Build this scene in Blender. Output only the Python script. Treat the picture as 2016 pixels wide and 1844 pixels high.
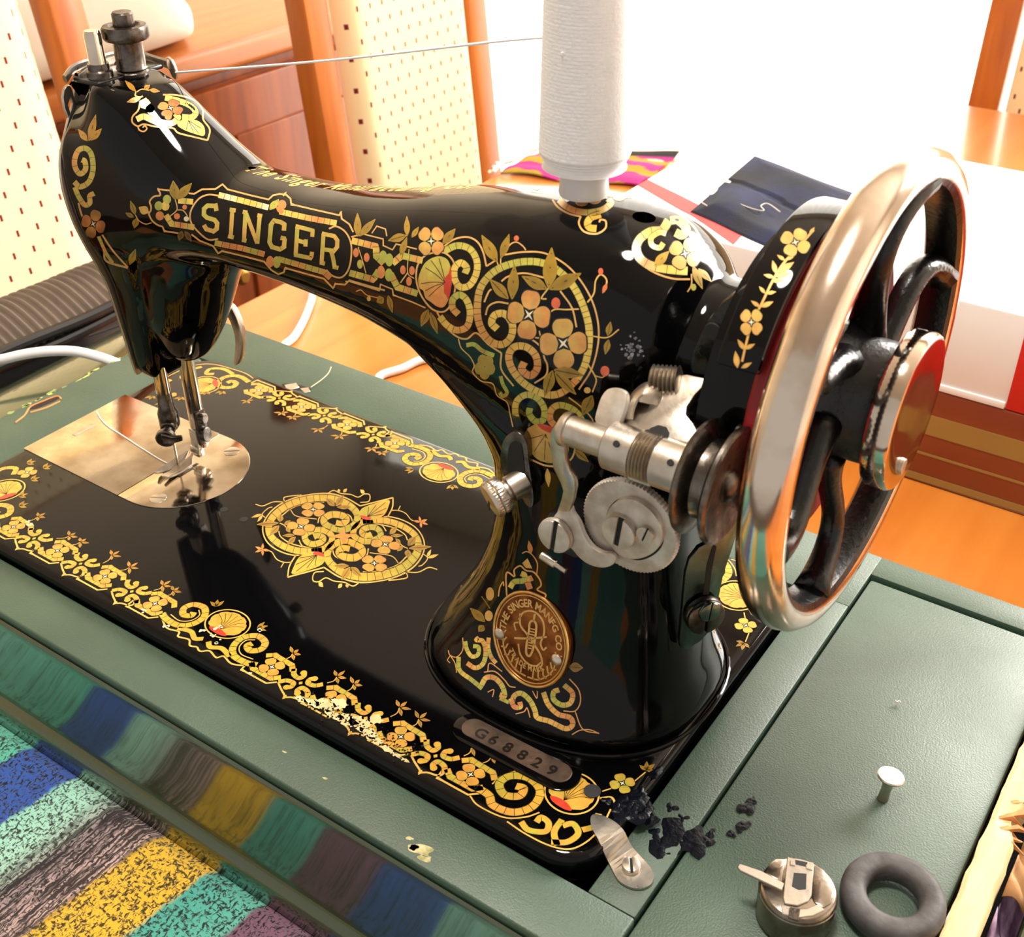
import bpy, bmesh, math, random
import numpy as np
from mathutils import Vector, Matrix
from mathutils.bvhtree import BVHTree

# ---------------------------------------------------------------- clear
for _o in list(bpy.data.objects):
    bpy.data.objects.remove(_o, do_unlink=True)
SC = bpy.context.scene
COL = SC.collection
S = 0.001                      # everything below is written in millimetres
R_ = random.Random(7)

# ---------------------------------------------------------------- camera
PPX, PPY, FPX = 1008.0, 922.0, 2298.06
YAW, PITCH, ROLL = 0.609326, 0.591178, -0.0086259
CAMP = np.array([490.472, -210.108, 320.657])
def _cam_axes():
    cy, sy = math.cos(YAW), math.sin(YAW); cp, sp = math.cos(PITCH), math.sin(PITCH)
    f = np.array([-sy*cp, cy*cp, -sp]); r = np.array([cy, sy, 0.0]); u = np.cross(r, f)
    c, s = math.cos(ROLL), math.sin(ROLL)
    return c*r + s*u, -s*r + c*u, f
CR, CU, CF = _cam_axes()
cam_d = bpy.data.cameras.new('camera')
cam = bpy.data.objects.new('camera', cam_d); COL.objects.link(cam)
cam_d.sensor_fit = 'HORIZONTAL'; cam_d.sensor_width = 36.0
cam_d.lens = FPX / 2016.0 * 36.0
cam_d.clip_start = 0.01; cam_d.clip_end = 50
m = Matrix(((CR[0], CU[0], -CF[0], CAMP[0]*S), (CR[1], CU[1], -CF[1], CAMP[1]*S),
            (CR[2], CU[2], -CF[2], CAMP[2]*S), (0, 0, 0, 1)))
cam.matrix_world = m
cam_d.dof.use_dof = True; cam_d.dof.focus_distance = 0.46; cam_d.dof.aperture_fstop = 30.0
SC.camera = cam

# ---------------------------------------------------------------- world, lights, exposure
SC.view_settings.view_transform = 'Standard'
SC.view_settings.look = 'None'
SC.view_settings.exposure = 0.56
SC.view_settings.gamma = 1.0
SC.view_settings.use_curve_mapping = False
W = bpy.data.worlds.new('world'); SC.world = W; W.use_nodes = True
bg = W.node_tree.nodes['Background']
bg.inputs[0].default_value = (1.0, 0.93, 0.84, 1); bg.inputs[1].default_value = 0.42
def area(name, loc, target, size, energy, col, sy=None, disk=False):
    l = bpy.data.lights.new(name, 'AREA'); l.energy = energy; l.color = col
    l.shape = 'DISK' if disk else 'RECTANGLE'; l.size = size
    if not disk: l.size_y = sy or size
    o = bpy.data.objects.new(name, l); COL.objects.link(o)
    o.location = Vector(loc)*S
    o.rotation_euler = (Vector(target)*S - o.location).to_track_quat('-Z', 'Y').to_euler()
    return o
# daylight entering through the tall window of the far wall, and the ceiling lamp
area('window_daylight', (980, 2095, 820), (420, 90, 0), 0.95, 86, (1.0, 0.96, 0.90), 0.95)
area('ceiling_lamp_light', (240, -20, 1500), (240, 60, 0), 0.30, 17, (1.0, 0.93, 0.82), disk=True)

# ---------------------------------------------------------------- helpers
def px_ray(px, py):
    d = CR*(px-PPX)/FPX - CU*(py-PPY)/FPX + CF
    return d/np.linalg.norm(d)
def un_axis(px, py, ax, val):
    d = px_ray(px, py); i = 'xyz'.index(ax); return CAMP + d*((val-CAMP[i])/d[i])
def un_plane(px, py, p0, n):
    d = px_ray(px, py); n = np.asarray(n, float); t = np.dot(np.asarray(p0, float)-CAMP, n)/np.dot(d, n)
    return CAMP + d*t

def lin(c):
    return tuple(((v/255.0)/12.92 if v/255.0 <= .04045 else ((v/255.0+.055)/1.055)**2.4) for v in c)
def rgb(r, g, b): return lin((r, g, b))

MATS = {}
def mat(name, col, rough=.5, metal=0.0, spec=.5, coat=0.0, coat_r=.05, bump=0.0, bscale=400., var=0.0, vscale=60., rvar=0.0, col2=None, sheen=0.0, emis=None, estr=0.0, trans=0.0):
    if name in MATS: return MATS[name]
    M = bpy.data.materials.new(name); M.use_nodes = True
    nt = M.node_tree; b = nt.nodes['Principled BSDF']
    b.inputs['Base Color'].default_value = (*col, 1); b.inputs['Roughness'].default_value = rough
    b.inputs['Metallic'].default_value = metal; b.inputs['Specular IOR Level'].default_value = spec
    b.inputs['Coat Weight'].default_value = coat; b.inputs['Coat Roughness'].default_value = coat_r
    if sheen: b.inputs['Sheen Weight'].default_value = sheen
    if emis: b.inputs['Emission Color'].default_value = (*emis, 1); b.inputs['Emission Strength'].default_value = estr
    tc = None
    def coord():
        nonlocal tc
        if tc is None: tc = nt.nodes.new('ShaderNodeTexCoord')
        return tc.outputs['Object']
    if var or rvar:
        n = nt.nodes.new('ShaderNodeTexNoise'); n.inputs['Scale'].default_value = vscale; n.inputs['Detail'].default_value = 5
        nt.links.new(coord(), n.inputs['Vector'])
        if var:
            mx = nt.nodes.new('ShaderNodeMix'); mx.data_type = 'RGBA'
            c2 = col2 or tuple(max(0, v*(1-var)) for v in col)
            mx.inputs[6].default_value = (*col, 1); mx.inputs[7].default_value = (*c2, 1)
            rp = nt.nodes.new('ShaderNodeMapRange'); rp.inputs[1].default_value = .35; rp.inputs[2].default_value = .65
            nt.links.new(n.outputs['Fac'], rp.inputs[0]); nt.links.new(rp.outputs[0], mx.inputs[0])
            nt.links.new(mx.outputs[2], b.inputs['Base Color'])
        if rvar:
            rr = nt.nodes.new('ShaderNodeMapRange'); rr.inputs[1].default_value = .3; rr.inputs[2].default_value = .7
            rr.inputs[3].default_value = max(0.02, rough-rvar); rr.inputs[4].default_value = rough+rvar
            nt.links.new(n.outputs['Fac'], rr.inputs[0]); nt.links.new(rr.outputs[0], b.inputs['Roughness'])
    if bump:
        n2 = nt.nodes.new('ShaderNodeTexNoise'); n2.inputs['Scale'].default_value = bscale; n2.inputs['Detail'].default_value = 3
        nt.links.new(coord(), n2.inputs['Vector'])
        bp = nt.nodes.new('ShaderNodeBump'); bp.inputs['Strength'].default_value = bump; bp.inputs['Distance'].default_value = .0006
        nt.links.new(n2.outputs['Fac'], bp.inputs['Height']); nt.links.new(bp.outputs[0], b.inputs['Normal'])
    MATS[name] = M
    return M

ORG = {}
def empty(name, loc, label=None, cat=None, group=None):
    o = bpy.data.objects.new(name, None); COL.objects.link(o); o.location = Vector(loc)*S
    o.empty_display_size = .02
    ORG[o.name] = np.array(loc, float)
    tag(o, label, cat, group); return o
def tag(o, label=None, cat=None, group=None, kind=None):
    if label: o['label'] = label
    if cat: o['category'] = cat
    if group: o['group'] = group
    if kind: o['kind'] = kind
    return o
def obj(name, vf, material, parent=None, smooth=True, angle=35, cols=None, me=None, fix=True):
    """one mesh object; vertices given in world millimetres"""
    if me is None:
        v, f = vf
        me = bpy.data.meshes.new(name)
        me.from_pydata([(float(a[0])*S, float(a[1])*S, float(a[2])*S) for a in v], [], [tuple(int(i) for i in q) for q in f])
        me.update()
        if fix:
            bm = bmesh.new(); bm.from_mesh(me); bmesh.ops.recalc_face_normals(bm, faces=bm.faces[:]); bm.to_mesh(me); bm.free()
    if cols is not None:
        at = me.color_attributes.new('Col', 'FLOAT_COLOR', 'POINT')
        at.data.foreach_set('color', np.c_[np.asarray(cols, float), np.ones(len(cols))].astype(np.float32).ravel())
    if smooth:
        me.shade_smooth()
        if angle: me.set_sharp_from_angle(angle=math.radians(angle))
    if material is not None and not me.materials: me.materials.append(material)
    o = bpy.data.objects.new(name, me); COL.objects.link(o)
    if parent is not None:
        o.parent = parent
        if parent.type == 'EMPTY': o.location = -parent.location
    return o
def shared(name, src, parent, loc=(0, 0, 0), rot=None):
    o = bpy.data.objects.new(name, src.data); COL.objects.link(o); o.parent = parent
    o.location = Vector(loc)*S
    if rot is not None: o.rotation_euler = rot
    return o

def join(*parts):
    V, F = [], []
    for v, f in parts:
        k = len(V); V.extend([tuple(a) for a in v]); F.extend([tuple(i+k for i in q) for q in f])
    return V, F
def box(x0, x1, y0, y1, z0, z1, bev=0.0, seg=2):
    if bev <= 0:
        v = [(x, y, z) for x in (x0, x1) for y in (y0, y1) for z in (z0, z1)]
        return v, [(0, 1, 3, 2), (4, 6, 7, 5), (0, 4, 5, 1), (2, 3, 7, 6), (0, 2, 6, 4), (1, 5, 7, 3)]
    bm = bmesh.new(); bmesh.ops.create_cube(bm, size=1.0)
    for q in bm.verts:
        q.co = Vector(((x0+x1)/2+q.co.x*(x1-x0), (y0+y1)/2+q.co.y*(y1-y0), (z0+z1)/2+q.co.z*(z1-z0)))
    bmesh.ops.bevel(bm, geom=bm.edges[:], offset=bev, segments=seg, affect='EDGES', profile=.5)
    return from_bm(bm)
def from_bm(bm):
    bm.verts.index_update()
    v = [tuple(q.co) for q in bm.verts]; f = [tuple(q.index for q in p.verts) for p in bm.faces]
    bm.free(); return v, f
def basis(axis):
    a = np.array(axis, float); a /= np.linalg.norm(a)
    h = np.array([0, 0, 1.0]) if abs(a[2]) < .9 else np.array([1.0, 0, 0])
    u = np.cross(h, a); u /= np.linalg.norm(u); w = np.cross(a, u); return u, w, a
def lathe(prof, c, axis, seg=48, a0=0.0, a1=2*math.pi, knurl=None, close=False):
    """prof: [(radius, height)...] around axis through c"""
    u, w, a = basis(axis); c = np.array(c, float); full = abs(a1-a0-2*math.pi) < 1e-6
    n = seg if full else seg+1; V, F = [], []
    for i, (r, h) in enumerate(prof):
        for k in range(n):
            t = a0+(a1-a0)*k/seg; rr = r
            if knurl and i in knurl: rr = r*(1-knurl[i]*(k % 2))
            V.append(c+a*h+u*(rr*math.cos(t))+w*(rr*math.sin(t)))
    P = len(prof)
    for i in range(P if close else P-1):
        j = (i+1) % P
        for k in range(seg):
            k2 = (k+1) % n if full else k+1
            F.append((i*n+k, i*n+k2, j*n+k2, j*n+k))
    if full and not close:
        F.append(tuple(range(n))[::-1]); F.append(tuple((P-1)*n+k for k in range(n)))
    if not full and close:
        F.append(tuple(i*n for i in range(P))); F.append(tuple(i*n+n-1 for i in range(P))[::-1])
    return V, F
def cyl(c, axis, r, h0, h1, seg=32, bev=0.0):
    if bev: return lathe([(r-bev, h0), (r, h0+bev), (r, h1-bev), (r-bev, h1)], c, axis, seg)
    return lathe([(r, h0), (r, h1)], c, axis, seg)
def catmull(pts, n=8, closed=False):
    P = [np.array(p, float) for p in pts]; out = []; N = len(P)
    rng = range(N if closed else N-1)
    for i in rng:
        p1, p2 = P[i], P[(i+1) % N]
        p0 = P[i-1] if (i > 0 or closed) else 2*p1-p2
        p3 = P[(i+2) % N] if (i+2 < N or closed) else 2*p2-p1
        for k in range(n):
            t = k/n; out.append(.5*((2*p1)+(p2-p0)*t+(2*p0-5*p1+4*p2-p3)*t*t+(3*p1-p0-3*p2+p3)*t**3))
    if not closed: out.append(P[-1])
    return out
def tube(path, r, seg=10, closed=False, rs=None):
    P = [np.array(p, float) for p in path]; N = len(P); V, F = [], []
    up = np.array([0.13, 0.29, .95]); prev = None
    for i in range(N):
        a = P[(i+1) % N] if (closed or i < N-1) else P[i]; b = P[i-1] if (closed or i > 0) else P[i]
        t = a-b; t = t/(np.linalg.norm(t)+1e-9)
        if prev is None:
            u = np.cross(up, t)
            if np.linalg.norm(u) < 1e-3: u = np.cross(np.array([1., 0, 0]), t)
        else: u = prev-t*np.dot(prev, t)
        u /= np.linalg.norm(u); prev = u; w = np.cross(t, u); rr = rs[i] if rs is not None else r
        if np.isscalar(rr): rr = (rr, rr)
        for k in range(seg):
            q = 2*math.pi*k/seg; V.append(P[i]+u*rr[0]*math.cos(q)+w*rr[1]*math.sin(q))
    for i in range(N if closed else N-1):
        j = (i+1) % N
        for k in range(seg):
            k2 = (k+1) % seg; F.append((i*seg+k, i*seg+k2, j*seg+k2, j*seg+k))
    if not closed:
        F.append(tuple(range(seg))[::-1]); F.append(tuple((N-1)*seg+k for k in range(seg)))
    return V, F
def prism(poly3, depth):
    """closed 3D polygon extruded along vector depth (mm), bevel free"""
    P = [np.array(p, float) for p in poly3]; d = np.array(depth, float); n = len(P)
    V = P+[p+d for p in P]; F = [tuple(range(n)), tuple(range(2*n-1, n-1, -1))]
    F += [(i+n, (i+1) % n+n, (i+1) % n, i) for i in range(n)]
    return V, F
def bevelled(vf, off, seg=2, ang=30):
    bm = bmesh.new(); vs = [bm.verts.new(tuple(a)) for a in vf[0]]
    for f in vf[1]:
        try: bm.faces.new([vs[i] for i in f])
        except ValueError: pass
    bmesh.ops.recalc_face_normals(bm, faces=bm.faces[:])
    bm.normal_update()
    ed = [e for e in bm.edges if len(e.link_faces) == 2 and e.calc_face_angle(0) > math.radians(ang)]
    bmesh.ops.bevel(bm, geom=ed, offset=off, segments=seg, affect='EDGES', profile=.5, clamp_overlap=True)
    return from_bm(bm)
def px_prism(pts, y, th, smooth=False, n=5):
    q = [un_axis(a, b, 'y', y) for a, b in pts]
    if smooth: q = catmull(q, n, True)
    return prism(q, (0, th, 0))
def hermite_cols(rows, zs):
    """rows sorted by first column; monotone cubic interpolation of the other columns"""
    A = np.array(rows, float); x = A[:, 0]; out = []
    for c in range(1, A.shape[1]):
        y = A[:, c]; h = np.diff(x); d = np.diff(y)/h; mm = np.zeros(len(x))
        mm[0], mm[-1] = d[0], d[-1]
        for i in range(1, len(x)-1):
            mm[i] = 0 if d[i-1]*d[i] <= 0 else 3*(h[i-1]+h[i])/((2*h[i]+h[i-1])/d[i-1]+(h[i]+2*h[i-1])/d[i])
        k = np.clip(np.searchsorted(x, zs)-1, 0, len(x)-2); t = (zs-x[k])/h[k]
        out.append((2*t**3-3*t**2+1)*y[k]+(t**3-2*t**2+t)*h[k]*mm[k]+(-2*t**3+3*t**2)*y[k+1]+(t**3-t**2)*h[k]*mm[k+1])
    return np.array(out).T
def superloft(rows, axis, step=1.5, seg=72):
    """rows: (s, a0, a1, b0, b1, n) - superellipse sections along axis 'x' or 'z'"""
    s0, s1 = rows[0][0], rows[-1][0]; ss = np.linspace(s0, s1, max(3, int((s1-s0)/step)+1))
    D = hermite_cols(rows, ss); V, F = [], []
    for s, (a0, a1, b0, b1, n) in zip(ss, D):
        ca, cb, ha, hb = (a0+a1)/2, (b0+b1)/2, (a1-a0)/2, (b1-b0)/2
        for k in range(seg):
            t = 2*math.pi*k/seg; c, q = math.cos(t), math.sin(t)
            a = ca+ha*math.copysign(abs(c)**(2/n), c); b = cb+hb*math.copysign(abs(q)**(2/n), q)
            V.append((a, b, s) if axis == 'z' else (s, a, b))
    N = len(ss)
    for i in range(N-1):
        for k in range(seg):
            k2 = (k+1) % seg; F.append((i*seg+k, i*seg+k2, (i+1)*seg+k2, (i+1)*seg+k))
    F.append(tuple(range(seg))[::-1]); F.append(tuple((N-1)*seg+k for k in range(seg)))
    return V, F
def struct(o):
    o['kind'] = 'structure'; return o
# ================================================================ the setting
TZ = -80.0                     # table top
def wood(name, c1, c2, scale=6., rough=.35, axis='y', coat=.3):
    if name in MATS: return MATS[name]
    M = bpy.data.materials.new(name); M.use_nodes = True; nt = M.node_tree; b = nt.nodes['Principled BSDF']
    tc = nt.nodes.new('ShaderNodeTexCoord'); mp = nt.nodes.new('ShaderNodeMapping')
    sc = {'y': (14, 1, 14), 'x': (1, 14, 14), 'z': (14, 14, 1)}[axis]
    mp.inputs['Scale'].default_value = sc
    nt.links.new(tc.outputs['Object'], mp.inputs['Vector'])
    n = nt.nodes.new('ShaderNodeTexNoise'); n.inputs['Scale'].default_value = scale; n.inputs['Detail'].default_value = 6
    n.inputs['Distortion'].default_value = .6
    nt.links.new(mp.outputs[0], n.inputs['Vector'])
    cr = nt.nodes.new('ShaderNodeValToRGB'); cr.color_ramp.elements[0].position = .3; cr.color_ramp.elements[1].position = .72
    cr.color_ramp.elements[0].color = (*c1, 1); cr.color_ramp.elements[1].color = (*c2, 1)
    nt.links.new(n.outputs['Fac'], cr.inputs[0]); nt.links.new(cr.outputs[0], b.inputs['Base Color'])
    b.inputs['Roughness'].default_value = rough; b.inputs['Coat Weight'].default_value = coat; b.inputs['Coat Roughness'].default_value = .15
    MATS[name] = M; return M
m_wall = mat('white_plaster', rgb(244, 238, 226), .9, bump=.1, bscale=90, var=.04, vscale=3)
m_ceil = mat('ceiling_paint', rgb(196, 188, 176), .9, var=.03, vscale=2)
m_floor = wood('floor_wood', rgb(66, 42, 26), rgb(92, 60, 38), 3, .5, 'y')
struct(obj('floor', box(-1500, 2400, -1600, 2200, -850, -830), m_floor, smooth=False))
struct(obj('ceiling', box(-1500, 2400, -1600, 2200, 1650, 1670), m_ceil, smooth=False))
# far wall with the tall bright window opening
wx0, wx1, wz0, wz1 = -1360, 1500, -800, 1350
struct(obj('wall_back', join(box(-1500, wx0, 2100, 2200, -830, 1650), box(wx1, 2400, 2100, 2200, -830, 1650),
    box(wx0, wx1, 2100, 2200, -830, wz0), box(wx0, wx1, 2100, 2200, wz1, 1650)), m_wall, smooth=False))
struct(obj('wall_left', box(-1500, -1400, -1600, 2100, -830, 1650), mat('beige_plaster', rgb(216, 202, 178), .9, bump=.1, bscale=90, var=.05, vscale=3), smooth=False))
m_glow = mat('daylit_curtain', rgb(250, 246, 236), .9, emis=(1.0, .955, .87), estr=2.6)
m_frame = mat('window_paint', rgb(240, 236, 228), .5, var=.03, vscale=8)
win = struct(obj('window_1', join(box(wx0, wx1, 2110, 2130, wz0, wz0+40, 4), box(wx0, wx1, 2110, 2130, wz1-40, wz1, 4),
    box(wx0, wx0+40, 2110, 2130, wz0, wz1, 4), box(wx1-40, wx1, 2110, 2130, wz0, wz1, 4)), m_frame))
V = []; F = []; n = 120
for i in range(n+1):
    x = wx0+30+(wx1-wx0-60)*i/n; y = 2150+10*math.sin(i*.9)+5*math.sin(i*2.3)
    V += [(x, y, wz0+20), (x, y, wz1-20)]
    if i: F.append((2*i-2, 2*i, 2*i+1, 2*i-1))
obj('curtain', (V, F), m_glow, win)

struct(obj('wall_right', box(2300, 2400, -400, 2100, -830, 1650), m_wall, smooth=False))
# lamp above the table that the ceiling light belongs to
cl = empty('ceiling_lamp', (240, -20, 1512), 'round white ceiling lamp hanging above the table', 'lamp')
m_lamp = mat('lamp_shade_white', rgb(240, 234, 220), .6, var=.03, vscale=20)
obj('lamp_shade', lathe([(40, 60), (175, 6), (178, 0), (172, 0), (36, 54)], (240, -20, 1508), (0, 0, 1), 48, close=True), m_lamp, cl)
obj('lamp_rod', cyl((240, -20, 1560), (0, 0, 1), 8, 0, 90, 16), m_lamp, cl)
# ---------------------------------------------------------------- dining table
m_table = wood('honey_table_wood', rgb(198, 112, 38), rgb(218, 136, 56), 3.0, .28, 'y', .4)
tb = empty('dining_table', (400, 500, TZ-750), 'honey coloured wooden dining table under the sewing machine', 'table')
obj('table_top', box(-160, 1150, -235, 1182, TZ-28, TZ, 5, 3), m_table, tb)
obj('apron', join(box(-110, 1100, -200, -178, TZ-110, TZ-28), box(-110, 1100, 1110, 1132, TZ-110, TZ-28),
    box(-110, -88, -178, 1110, TZ-110, TZ-28), box(1078, 1100, -178, 1110, TZ-110, TZ-28)), m_table, tb, smooth=False)
for x in (-105, 1035):
    for y in (-195, 1067):
        obj('leg', box(x, x+60, y, y+60, -830, TZ-28, 4), m_table, tb)

# ---------------------------------------------------------------- chairs
m_cwood = wood('chair_wood', rgb(158, 80, 18), rgb(186, 104, 30), 5, .4, 'z', .12)
def dash_fabric():
    M = bpy.data.materials.new('cream_dash_fabric'); M.use_nodes = True; nt = M.node_tree; b = nt.nodes['Principled BSDF']
    b.inputs['Roughness'].default_value = .9
    tc = nt.nodes.new('ShaderNodeTexCoord'); sp = nt.nodes.new('ShaderNodeSeparateXYZ')
    nt.links.new(tc.outputs['UV'], sp.inputs[0])
    def mth(op, a, bv=None, c=None):
        n = nt.nodes.new('ShaderNodeMath'); n.operation = op
        for i, v in enumerate((a, bv, c)):
            if v is None: continue
            if isinstance(v, (int, float)): n.inputs[i].default_value = v
            else: nt.links.new(v, n.inputs[i])
        return n.outputs[0]
    u, v = sp.outputs[0], sp.outputs[1]        # UV in millimetres / 1000
    cu = mth('MULTIPLY', u, 1/.0096); cv = mth('MULTIPLY', v, 1/.0325)
    col = mth('FLOOR', cu); odd = mth('MODULO', mth('ABSOLUTE', col), 2.0)
    cv2 = mth('ADD', cv, mth('MULTIPLY', odd, .5))
    fu = mth('ABSOLUTE', mth('SUBTRACT', mth('FRACT', cu), .5)); fv = mth('ABSOLUTE', mth('SUBTRACT', mth('FRACT', cv2), .5))
    hit = mth('MULTIPLY', mth('LESS_THAN', fu, .13), mth('LESS_THAN', fv, .085))
    mx = nt.nodes.new('ShaderNodeMix'); mx.data_type = 'RGBA'
    mx.inputs[6].default_value = (*rgb(234, 216, 172), 1); mx.inputs[7].default_value = (*rgb(112, 8, 18), 1)
    nt.links.new(hit, mx.inputs[0]); nt.links.new(mx.outputs[2], b.inputs['Base Color'])
    n2 = nt.nodes.new('ShaderNodeTexNoise'); n2.inputs['Scale'].default_value = 900
    nt.links.new(tc.outputs['Object'], n2.inputs['Vector'])
    bp = nt.nodes.new('ShaderNodeBump'); bp.inputs['Strength'].default_value = .25; bp.inputs['Distance'].default_value = .0004
    nt.links.new(n2.outputs['Fac'], bp.inputs['Height']); nt.links.new(bp.outputs[0], b.inputs['Normal'])
    return M
m_dash = dash_fabric()
def cushion(name, P, U, Vv, w, h, th, par, rows=14):
    """upholstered panel: origin P, unit axes U (width) Vv (height), pillow thickness th toward normal"""
    U = np.array(U, float); Vv = np.array(Vv, float); N = np.cross(U, Vv); P = np.array(P, float); n = rows
    V, F, uv = [], [], []
    for side in (1, 0):
        for i in range(n+1):
            for j in range(n+1):
                a, c = i/n, j/n
                e = min(1, min(a, 1-a)*w/14)*min(1, min(c, 1-c)*h/14); e = math.sin(min(1, e)*math.pi/2)
                V.append(P+U*(a*w)+Vv*(c*h)+N*((th*(.25+.75*e)) if side else 0)); uv.append((a*w*S, c*h*S))
    K = (n+1)**2
    for s in (0, 1):
        for i in range(n):
            for j in range(n):
                q = (s*K+i*(n+1)+j, s*K+(i+1)*(n+1)+j, s*K+(i+1)*(n+1)+j+1, s*K+i*(n+1)+j+1); F.append(q if s == 0 else q[::-1])
    idx = lambda i, j: i*(n+1)+j
    for i in range(n):
        for (a, c) in ((idx(i, 0), idx(i+1, 0)), (idx(i+1, n), idx(i, n)), (idx(0, i+1), idx(0, i)), (idx(n, i), idx(n, i+1))):
            F.append((c, a, a+K, c+K))
    o = obj(name, (V, F), m_dash, par, angle=60)
    ul = o.data.uv_layers.new(name='UVMap')
    for lp in o.data.loops: ul.data[lp.index].uv = uv[lp.vertex_index]
    return o
def chair(x, y0, y1, label, lean=0.10, top=330, wide=34, gap=0):
    """dining chair left of the table facing +x: back between y0 and y1"""
    c = empty('dining_chair', (x+150, (y0+y1)/2, -830), label, 'chair', 'cream dining chairs round the table')
    sx = math.sin(lean); cx = math.cos(lean)
    for ya in (y0-wide-gap, y1+gap):
        V = []
        for (h, xo) in ((-830, -40), (-390, 0), (top, -(top+390)*sx)):
            V += [(x+xo-30, ya, h), (x+xo, ya, h), (x+xo, ya+wide, h), (x+xo-30, ya+wide, h)]
        F = [(0, 1, 2, 3), (11, 10, 9, 8)]+[(4*k+i, 4*k+(i+1) % 4, 4*k+4+(i+1) % 4, 4*k+4+i) for k in (0, 1) for i in range(4)]
        obj('back_post', bevelled((V, F), 4), m_cwood, c)
        obj('front_leg', box(x+330, x+368, ya, ya+wide, -830, -400, 4), m_cwood, c)
    obj('seat_frame', box(x-20, x+370, y0-wide-gap+4, y1+wide+gap-4, -440, -395, 5), m_cwood, c)
    cushion('seat_cushion', (x, y0-20, -396), (1, 0, 0), (0, 1, 0), 372, y1-y0+40, 40, c)
    zb = -250
    cushion('backrest', (x-(zb+390)*sx-14, y0+3, zb), (0, 1, 0), (-sx, 0, cx), y1-y0-6, (top-zb)/cx-10, 26, c, 20)
    obj('back_rail', box(x-(top+390)*sx-28, x-(top+390)*sx-4, y0-gap, y1+gap, top-60, top-6, 5), m_cwood, c)
    return c
chair(-330, -20, 384, 'cream dining chair with red dashes nearest the head of the sewing machine', .14, gap=20)
chair(-330, 722, 932, 'cream dining chair with red dashes seen behind the middle of the machine arm', gap=12)
# chair beyond the far edge of the table, turned toward it
c3 = empty('dining_chair', (300, 1400, -830), 'dining chair at the far table edge whose orange post rises at upper right', 'chair', 'cream dining chairs round the table')
def leanpost(x0, x1, yb, yt, ztop, zs=-390):
    V = []
    for (h, yo) in ((-830, yb), (zs, yb), (ztop, yt)):
        V += [(x0, yo, h), (x1, yo, h), (x1, yo+30, h), (x0, yo+30, h)]
    return bevelled((V, [(0, 1, 2, 3), (11, 10, 9, 8)]+[(4*k+i, 4*k+(i+1) % 4, 4*k+4+(i+1) % 4, 4*k+4+i) for k in (0, 1) for i in range(4)]), 4)
for xa in (124, 560): obj('back_post', leanpost(xa, xa+36, 1290, 1350, 330), m_cwood, c3)
for xa in (124, 560): obj('front_leg', box(xa, xa+36, 930, 966, -830, -400, 4), m_cwood, c3)
obj('seat_frame', box(128, 592, 930, 1310, -440, -395, 5), m_cwood, c3)
cushion('seat_cushion', (135, 935, -396), (1, 0, 0), (0, 1, 0), 450, 350, 40, c3)
cushion('backrest', (563, 1318, -250), (-1, 0, 0), (0, .085, .996), 396, 560, 26, c3, 20)

# ---------------------------------------------------------------- sideboard with a white bundle on top
m_side = wood('sideboard_wood', rgb(112, 48, 8), rgb(146, 70, 16), 4, .4, 'z', .12)
m_side2 = wood('sideboard_top_wood', rgb(160, 84, 22), rgb(184, 106, 34), 4, .35, 'y', .2)
sb = empty('sideboard', (-900, 700, -830), 'brown wooden sideboard standing behind the cream chairs', 'sideboard')
SX, SZ = -640, -42
obj('carcass', box(SX-480, SX-18, -300, 1080, -790, SZ-34), m_side, sb, smooth=False)
obj('plinth', box(SX-470, SX-50, -290, 1070, -830, -790), m_side, sb, smooth=False)
obj('top_board', box(SX-490, SX, -310, 1090, SZ-34, SZ, 9, 3), m_side2, sb)
for k in range(4):
    y0 = -296+k*344
    d = obj('door', join(box(SX-18, SX+2, y0+4, y0+336, -780, SZ-48, 3), box(SX+2, SX+8, y0+60, y0+282, -720, SZ-110, 3)), m_side, sb)
    obj('knob', lathe([(3, 0), (4, 8), (11, 12), (12, 18), (7, 23)], (SX+2, y0+(318 if k % 2 == 0 else 25), -330), (1, 0, 0), 20), mat('aged_brass_knob', rgb(170, 130, 60), .35, 1.0), d)
V, F = [], []
nu, nv = 40, 24
m_bund = mat('white_bundle_cloth', rgb(246, 240, 228), .85, bump=.4, bscale=60, var=.05, vscale=14)
wb = superloft([(330, -760, -735, SZ, SZ+20, 3), (345, -860, -655, SZ, SZ+110, 4), (500, -870, -640, SZ, SZ+150, 4), (690, -872, -640, SZ, SZ+120, 3.5), (770, -860, -655, SZ, SZ+70, 3), (800, -800, -700, SZ, SZ+20, 2.5)], 'x', 12, 48)
wb = ([(a[1], a[0], a[2]) for a in wb[0]], wb[1])
tag(obj('folded_bedding', wb, m_bund), 'rounded white bundle resting on the brown sideboard top', 'bundle')
# ================================================================ green carrying case the machine stands in
def green_mat(name, rough, coat, base, base2, bump):
    M = mat(name, base, rough, 0, .5, coat, .06, bump, 1500., .3, 22., .05, base2)
    M.node_tree.nodes['Principled BSDF'].inputs['Specular IOR Level'].default_value = .8
    return M
m_green = green_mat('green_leatherette', .50, .0, rgb(54, 80, 64), rgb(46, 70, 54), .32)
m_gloss = green_mat('glossy_green_lacquer', .16, .6, rgb(52, 62, 30), rgb(42, 56, 28), .06)
m_raw = wood('raw_pale_wood', rgb(216, 180, 128), rgb(238, 212, 168), 7, .7, 'y', 0)
m_rawd = wood('torn_wood', rgb(170, 96, 40), rgb(210, 150, 90), 9, .7, 'y', 0)
m_dark = mat('case_inner_dark', rgb(16, 15, 14), .7, var=.3, vscale=40)
m_steel = mat('worn_nickel', rgb(214, 208, 200), .34, 1.0, bump=.12, bscale=500, var=.35, vscale=120, rvar=.08, col2=rgb(182, 170, 154))
m_dull = mat('dull_silver_plate', rgb(214, 209, 202), .5, .7, bump=.2, bscale=420, var=.3, vscale=140, rvar=.08, col2=rgb(178, 168, 156))
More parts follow.
